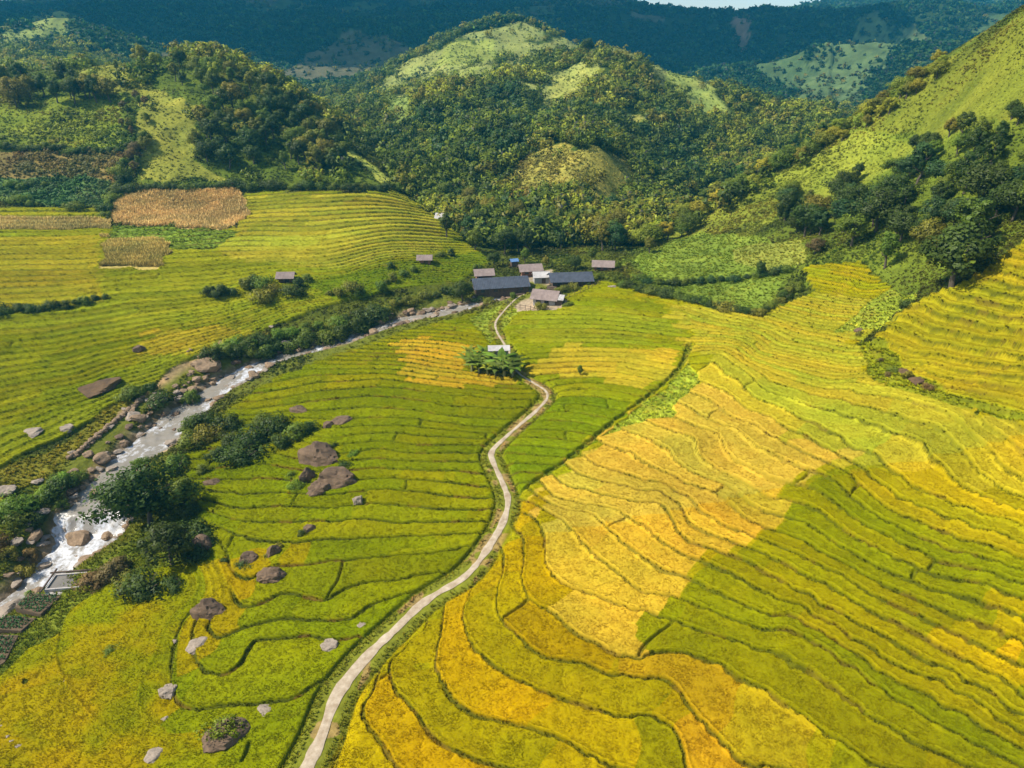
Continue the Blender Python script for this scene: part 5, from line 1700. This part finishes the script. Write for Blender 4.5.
for i, (poly, lb) in enumerate([([(17, 614), (32, 598), (62, 598), (42, 618)], 'dark green vegetable bed next to the concrete water tank'),
                                ([(-8, 628), (10, 620), (37, 619), (22, 633), (-8, 634)], 'narrow dark green vegetable bed in the middle of the three'),
                                ([(-14, 638), (19, 636), (5, 662), (-14, 676)], 'lowest dark green vegetable bed at the left edge')]):
    P = np.array([cast(a, b) for a, b in poly])
    c = P.mean(0)
    z = max(gz(px_, py_) for px_, py_ in P)
    e = tag(empty('vegetable_bed', (c[0], c[1], z)), lb, 'vegetable bed')
    link('soil', mesh_py('soil', *prism([tuple(q) for q in P-c], -1.2, .18), .04), M_SOIL, e)
    pp = []
    r = np.random.default_rng(1000+i)
    lo_, hi_ = P.min(0), P.max(0)
    for gx in np.arange(lo_[0], hi_[0], .36):
        for gy in np.arange(lo_[1], hi_[1], .50):
            q = np.array([gx, gy])+r.uniform(-.07, .07, 2)
            if inpoly(np.array([q[0]]), np.array([q[1]]), (P-c)*.93+c)[0]:
                v, cn, va = crown_shape(int(r.integers(1, 20)), .42, .26, 0, 3, 5, .15, cr=.5)
                pp.append((v+np.array([q[0]-c[0], q[1]-c[1], .16]), cn, va))
    if pp:
        V = np.concatenate([p_[0] for p_ in pp])
        me = mesh_np('plants', V, np.arange(len(V)).reshape(-1, 4), vec=np.concatenate([p_[1] for p_ in pp]), val=np.concatenate([p_[2] for p_ in pp]))
        o = link('plants', me, M_LEAF, e)
        o.color = (*lin((58, 96, 44)), 1)
        o['kind'] = 'stuff'

# ------------------------------------------------------------------ clouds and air
def cloud(name, blobs, seed):
    parts = []
    r = np.random.default_rng(seed)
    V0, F0 = IV, IF
    for cx, cy, cz, rx, ry, rz_ in blobs:
        n = 1+.28*(fbm(V0[:, 0]*3+cx, V0[:, 1]*3+V0[:, 2]*2.3+cy, 1.6, 4, int(abs(cx+cy)) % 99))
        V = V0*n[:, None]*np.array([rx, ry, rz_])
        V[:, 2] = np.where(V[:, 2] < 0, V[:, 2]*.35, V[:, 2])
        parts.append((V+np.array([cx, cy, cz]), F0))
    V, Fc = join(parts)
    return link(name, mesh_np(name, V, Fc, smooth=True), M_CLOUD)


m, nt, out = newmat('cloud_white')
d = N(nt, 'ShaderNodeBsdfDiffuse')
d.inputs[0].default_value = (.9, .9, .92, 1)
t = N(nt, 'ShaderNodeBsdfTranslucent')
t.inputs[0].default_value = (.9, .9, .92, 1)
mx = N(nt, 'ShaderNodeMixShader')
mx.inputs[0].default_value = .45
nt.links.new(d.outputs[0], mx.inputs[1])
nt.links.new(t.outputs[0], mx.inputs[2])
nt.links.new(mx.outputs[0], out.inputs[0])
M_CLOUD = m
r = np.random.default_rng(44)
bl_ = []
for k in range(24):
    cx = r.uniform(-1000, -200)
    cy = r.uniform(760, 1900)
    bl_.append((cx, cy, r.uniform(640, 700), r.uniform(200, 330), r.uniform(170, 280), r.uniform(70, 130)))
bl_ = [q for q in bl_ if not (150 < q[0]+480 < 520 and q[1] < 1000)]
tag(cloud('cloud', bl_, 1), kind='stuff')
m, nt, out = newmat('cloud_mist')
pv = N(nt, 'ShaderNodeVolumePrincipled')
pv.inputs['Color'].default_value = (.98, .98, 1, 1)
pv.inputs['Density'].default_value = .012
pv.inputs['Density Attribute'].default_value = ''
pv.inputs['Anisotropy'].default_value = 0
nt.links.new(pv.outputs[0], out.inputs['Volume'])
o = cloud('cloud', [(260+90*k+r.uniform(-30, 30), 2480+r.uniform(-60, 60), 300+r.uniform(-10, 18), 190, 130, 130) for k in range(12)], 2)
o.data.materials.clear()
o.data.materials.append(m)
tag(o, kind='stuff')

m, nt, out = newmat('haze_air')
pv = N(nt, 'ShaderNodeVolumePrincipled')
pv.inputs['Color'].default_value = (.05, .46, .74, 1)
pv.inputs['Density'].default_value = HAZE
pv.inputs['Density Attribute'].default_value = ''
pv.inputs['Anisotropy'].default_value = .1
nt.links.new(pv.outputs[0], out.inputs['Volume'])
try:
    m.cycles.homogeneous_volume = True
except Exception:
    pass
zlo, zhi = float(gr['z'].min())-1.5, float(gr['z'].max())+16
print('ground', zlo, zhi)
tag(link('haze', mesh_py('haze', *box(0, 1040, (zlo+zhi)/2, 6400, 2160, zhi-zlo)), m), kind='stuff')
print('all built', time.time()-T0)


# ------------------------------------------------------------------ light
SUN = np.array([-0.66, -0.10, 0.80])
SUN /= np.linalg.norm(SUN)
el = math.asin(SUN[2])
rot = math.atan2(SUN[0], SUN[1])
sl = bpy.data.lights.new('sun', 'SUN')
sl.energy = 4.2
sl.angle = math.radians(0.6)
sl.color = (1.0, 0.94, 0.84)
so = bpy.data.objects.new('sun', sl)
C.objects.link(so)
from mathutils import Vector
so.rotation_euler = Vector(SUN).to_track_quat('Z', 'Y').to_euler()
w = bpy.data.worlds.new('World')
SC.world = w
w.use_nodes = True
nt = w.node_tree
bg = nt.nodes['Background']
sky = nt.nodes.new('ShaderNodeTexSky')
sky.sky_type = 'NISHITA'
sky.sun_disc = False
sky.sun_elevation = el
sky.sun_rotation = rot
nt.links.new(sky.outputs[0], bg.inputs[0])
bg.inputs[1].default_value = 0.13
vs = SC.view_settings
vs.view_transform = 'Standard'
vs.look = 'None'
vs.exposure = 0.70
vs.gamma = 1.0
SC.render.engine = 'CYCLES'
SC.cycles.use_denoising = True
SC.cycles.max_bounces = 5
SC.cycles.volume_bounces = 1
SC.cycles.transparent_max_bounces = 6
print('done', time.time()-T0)
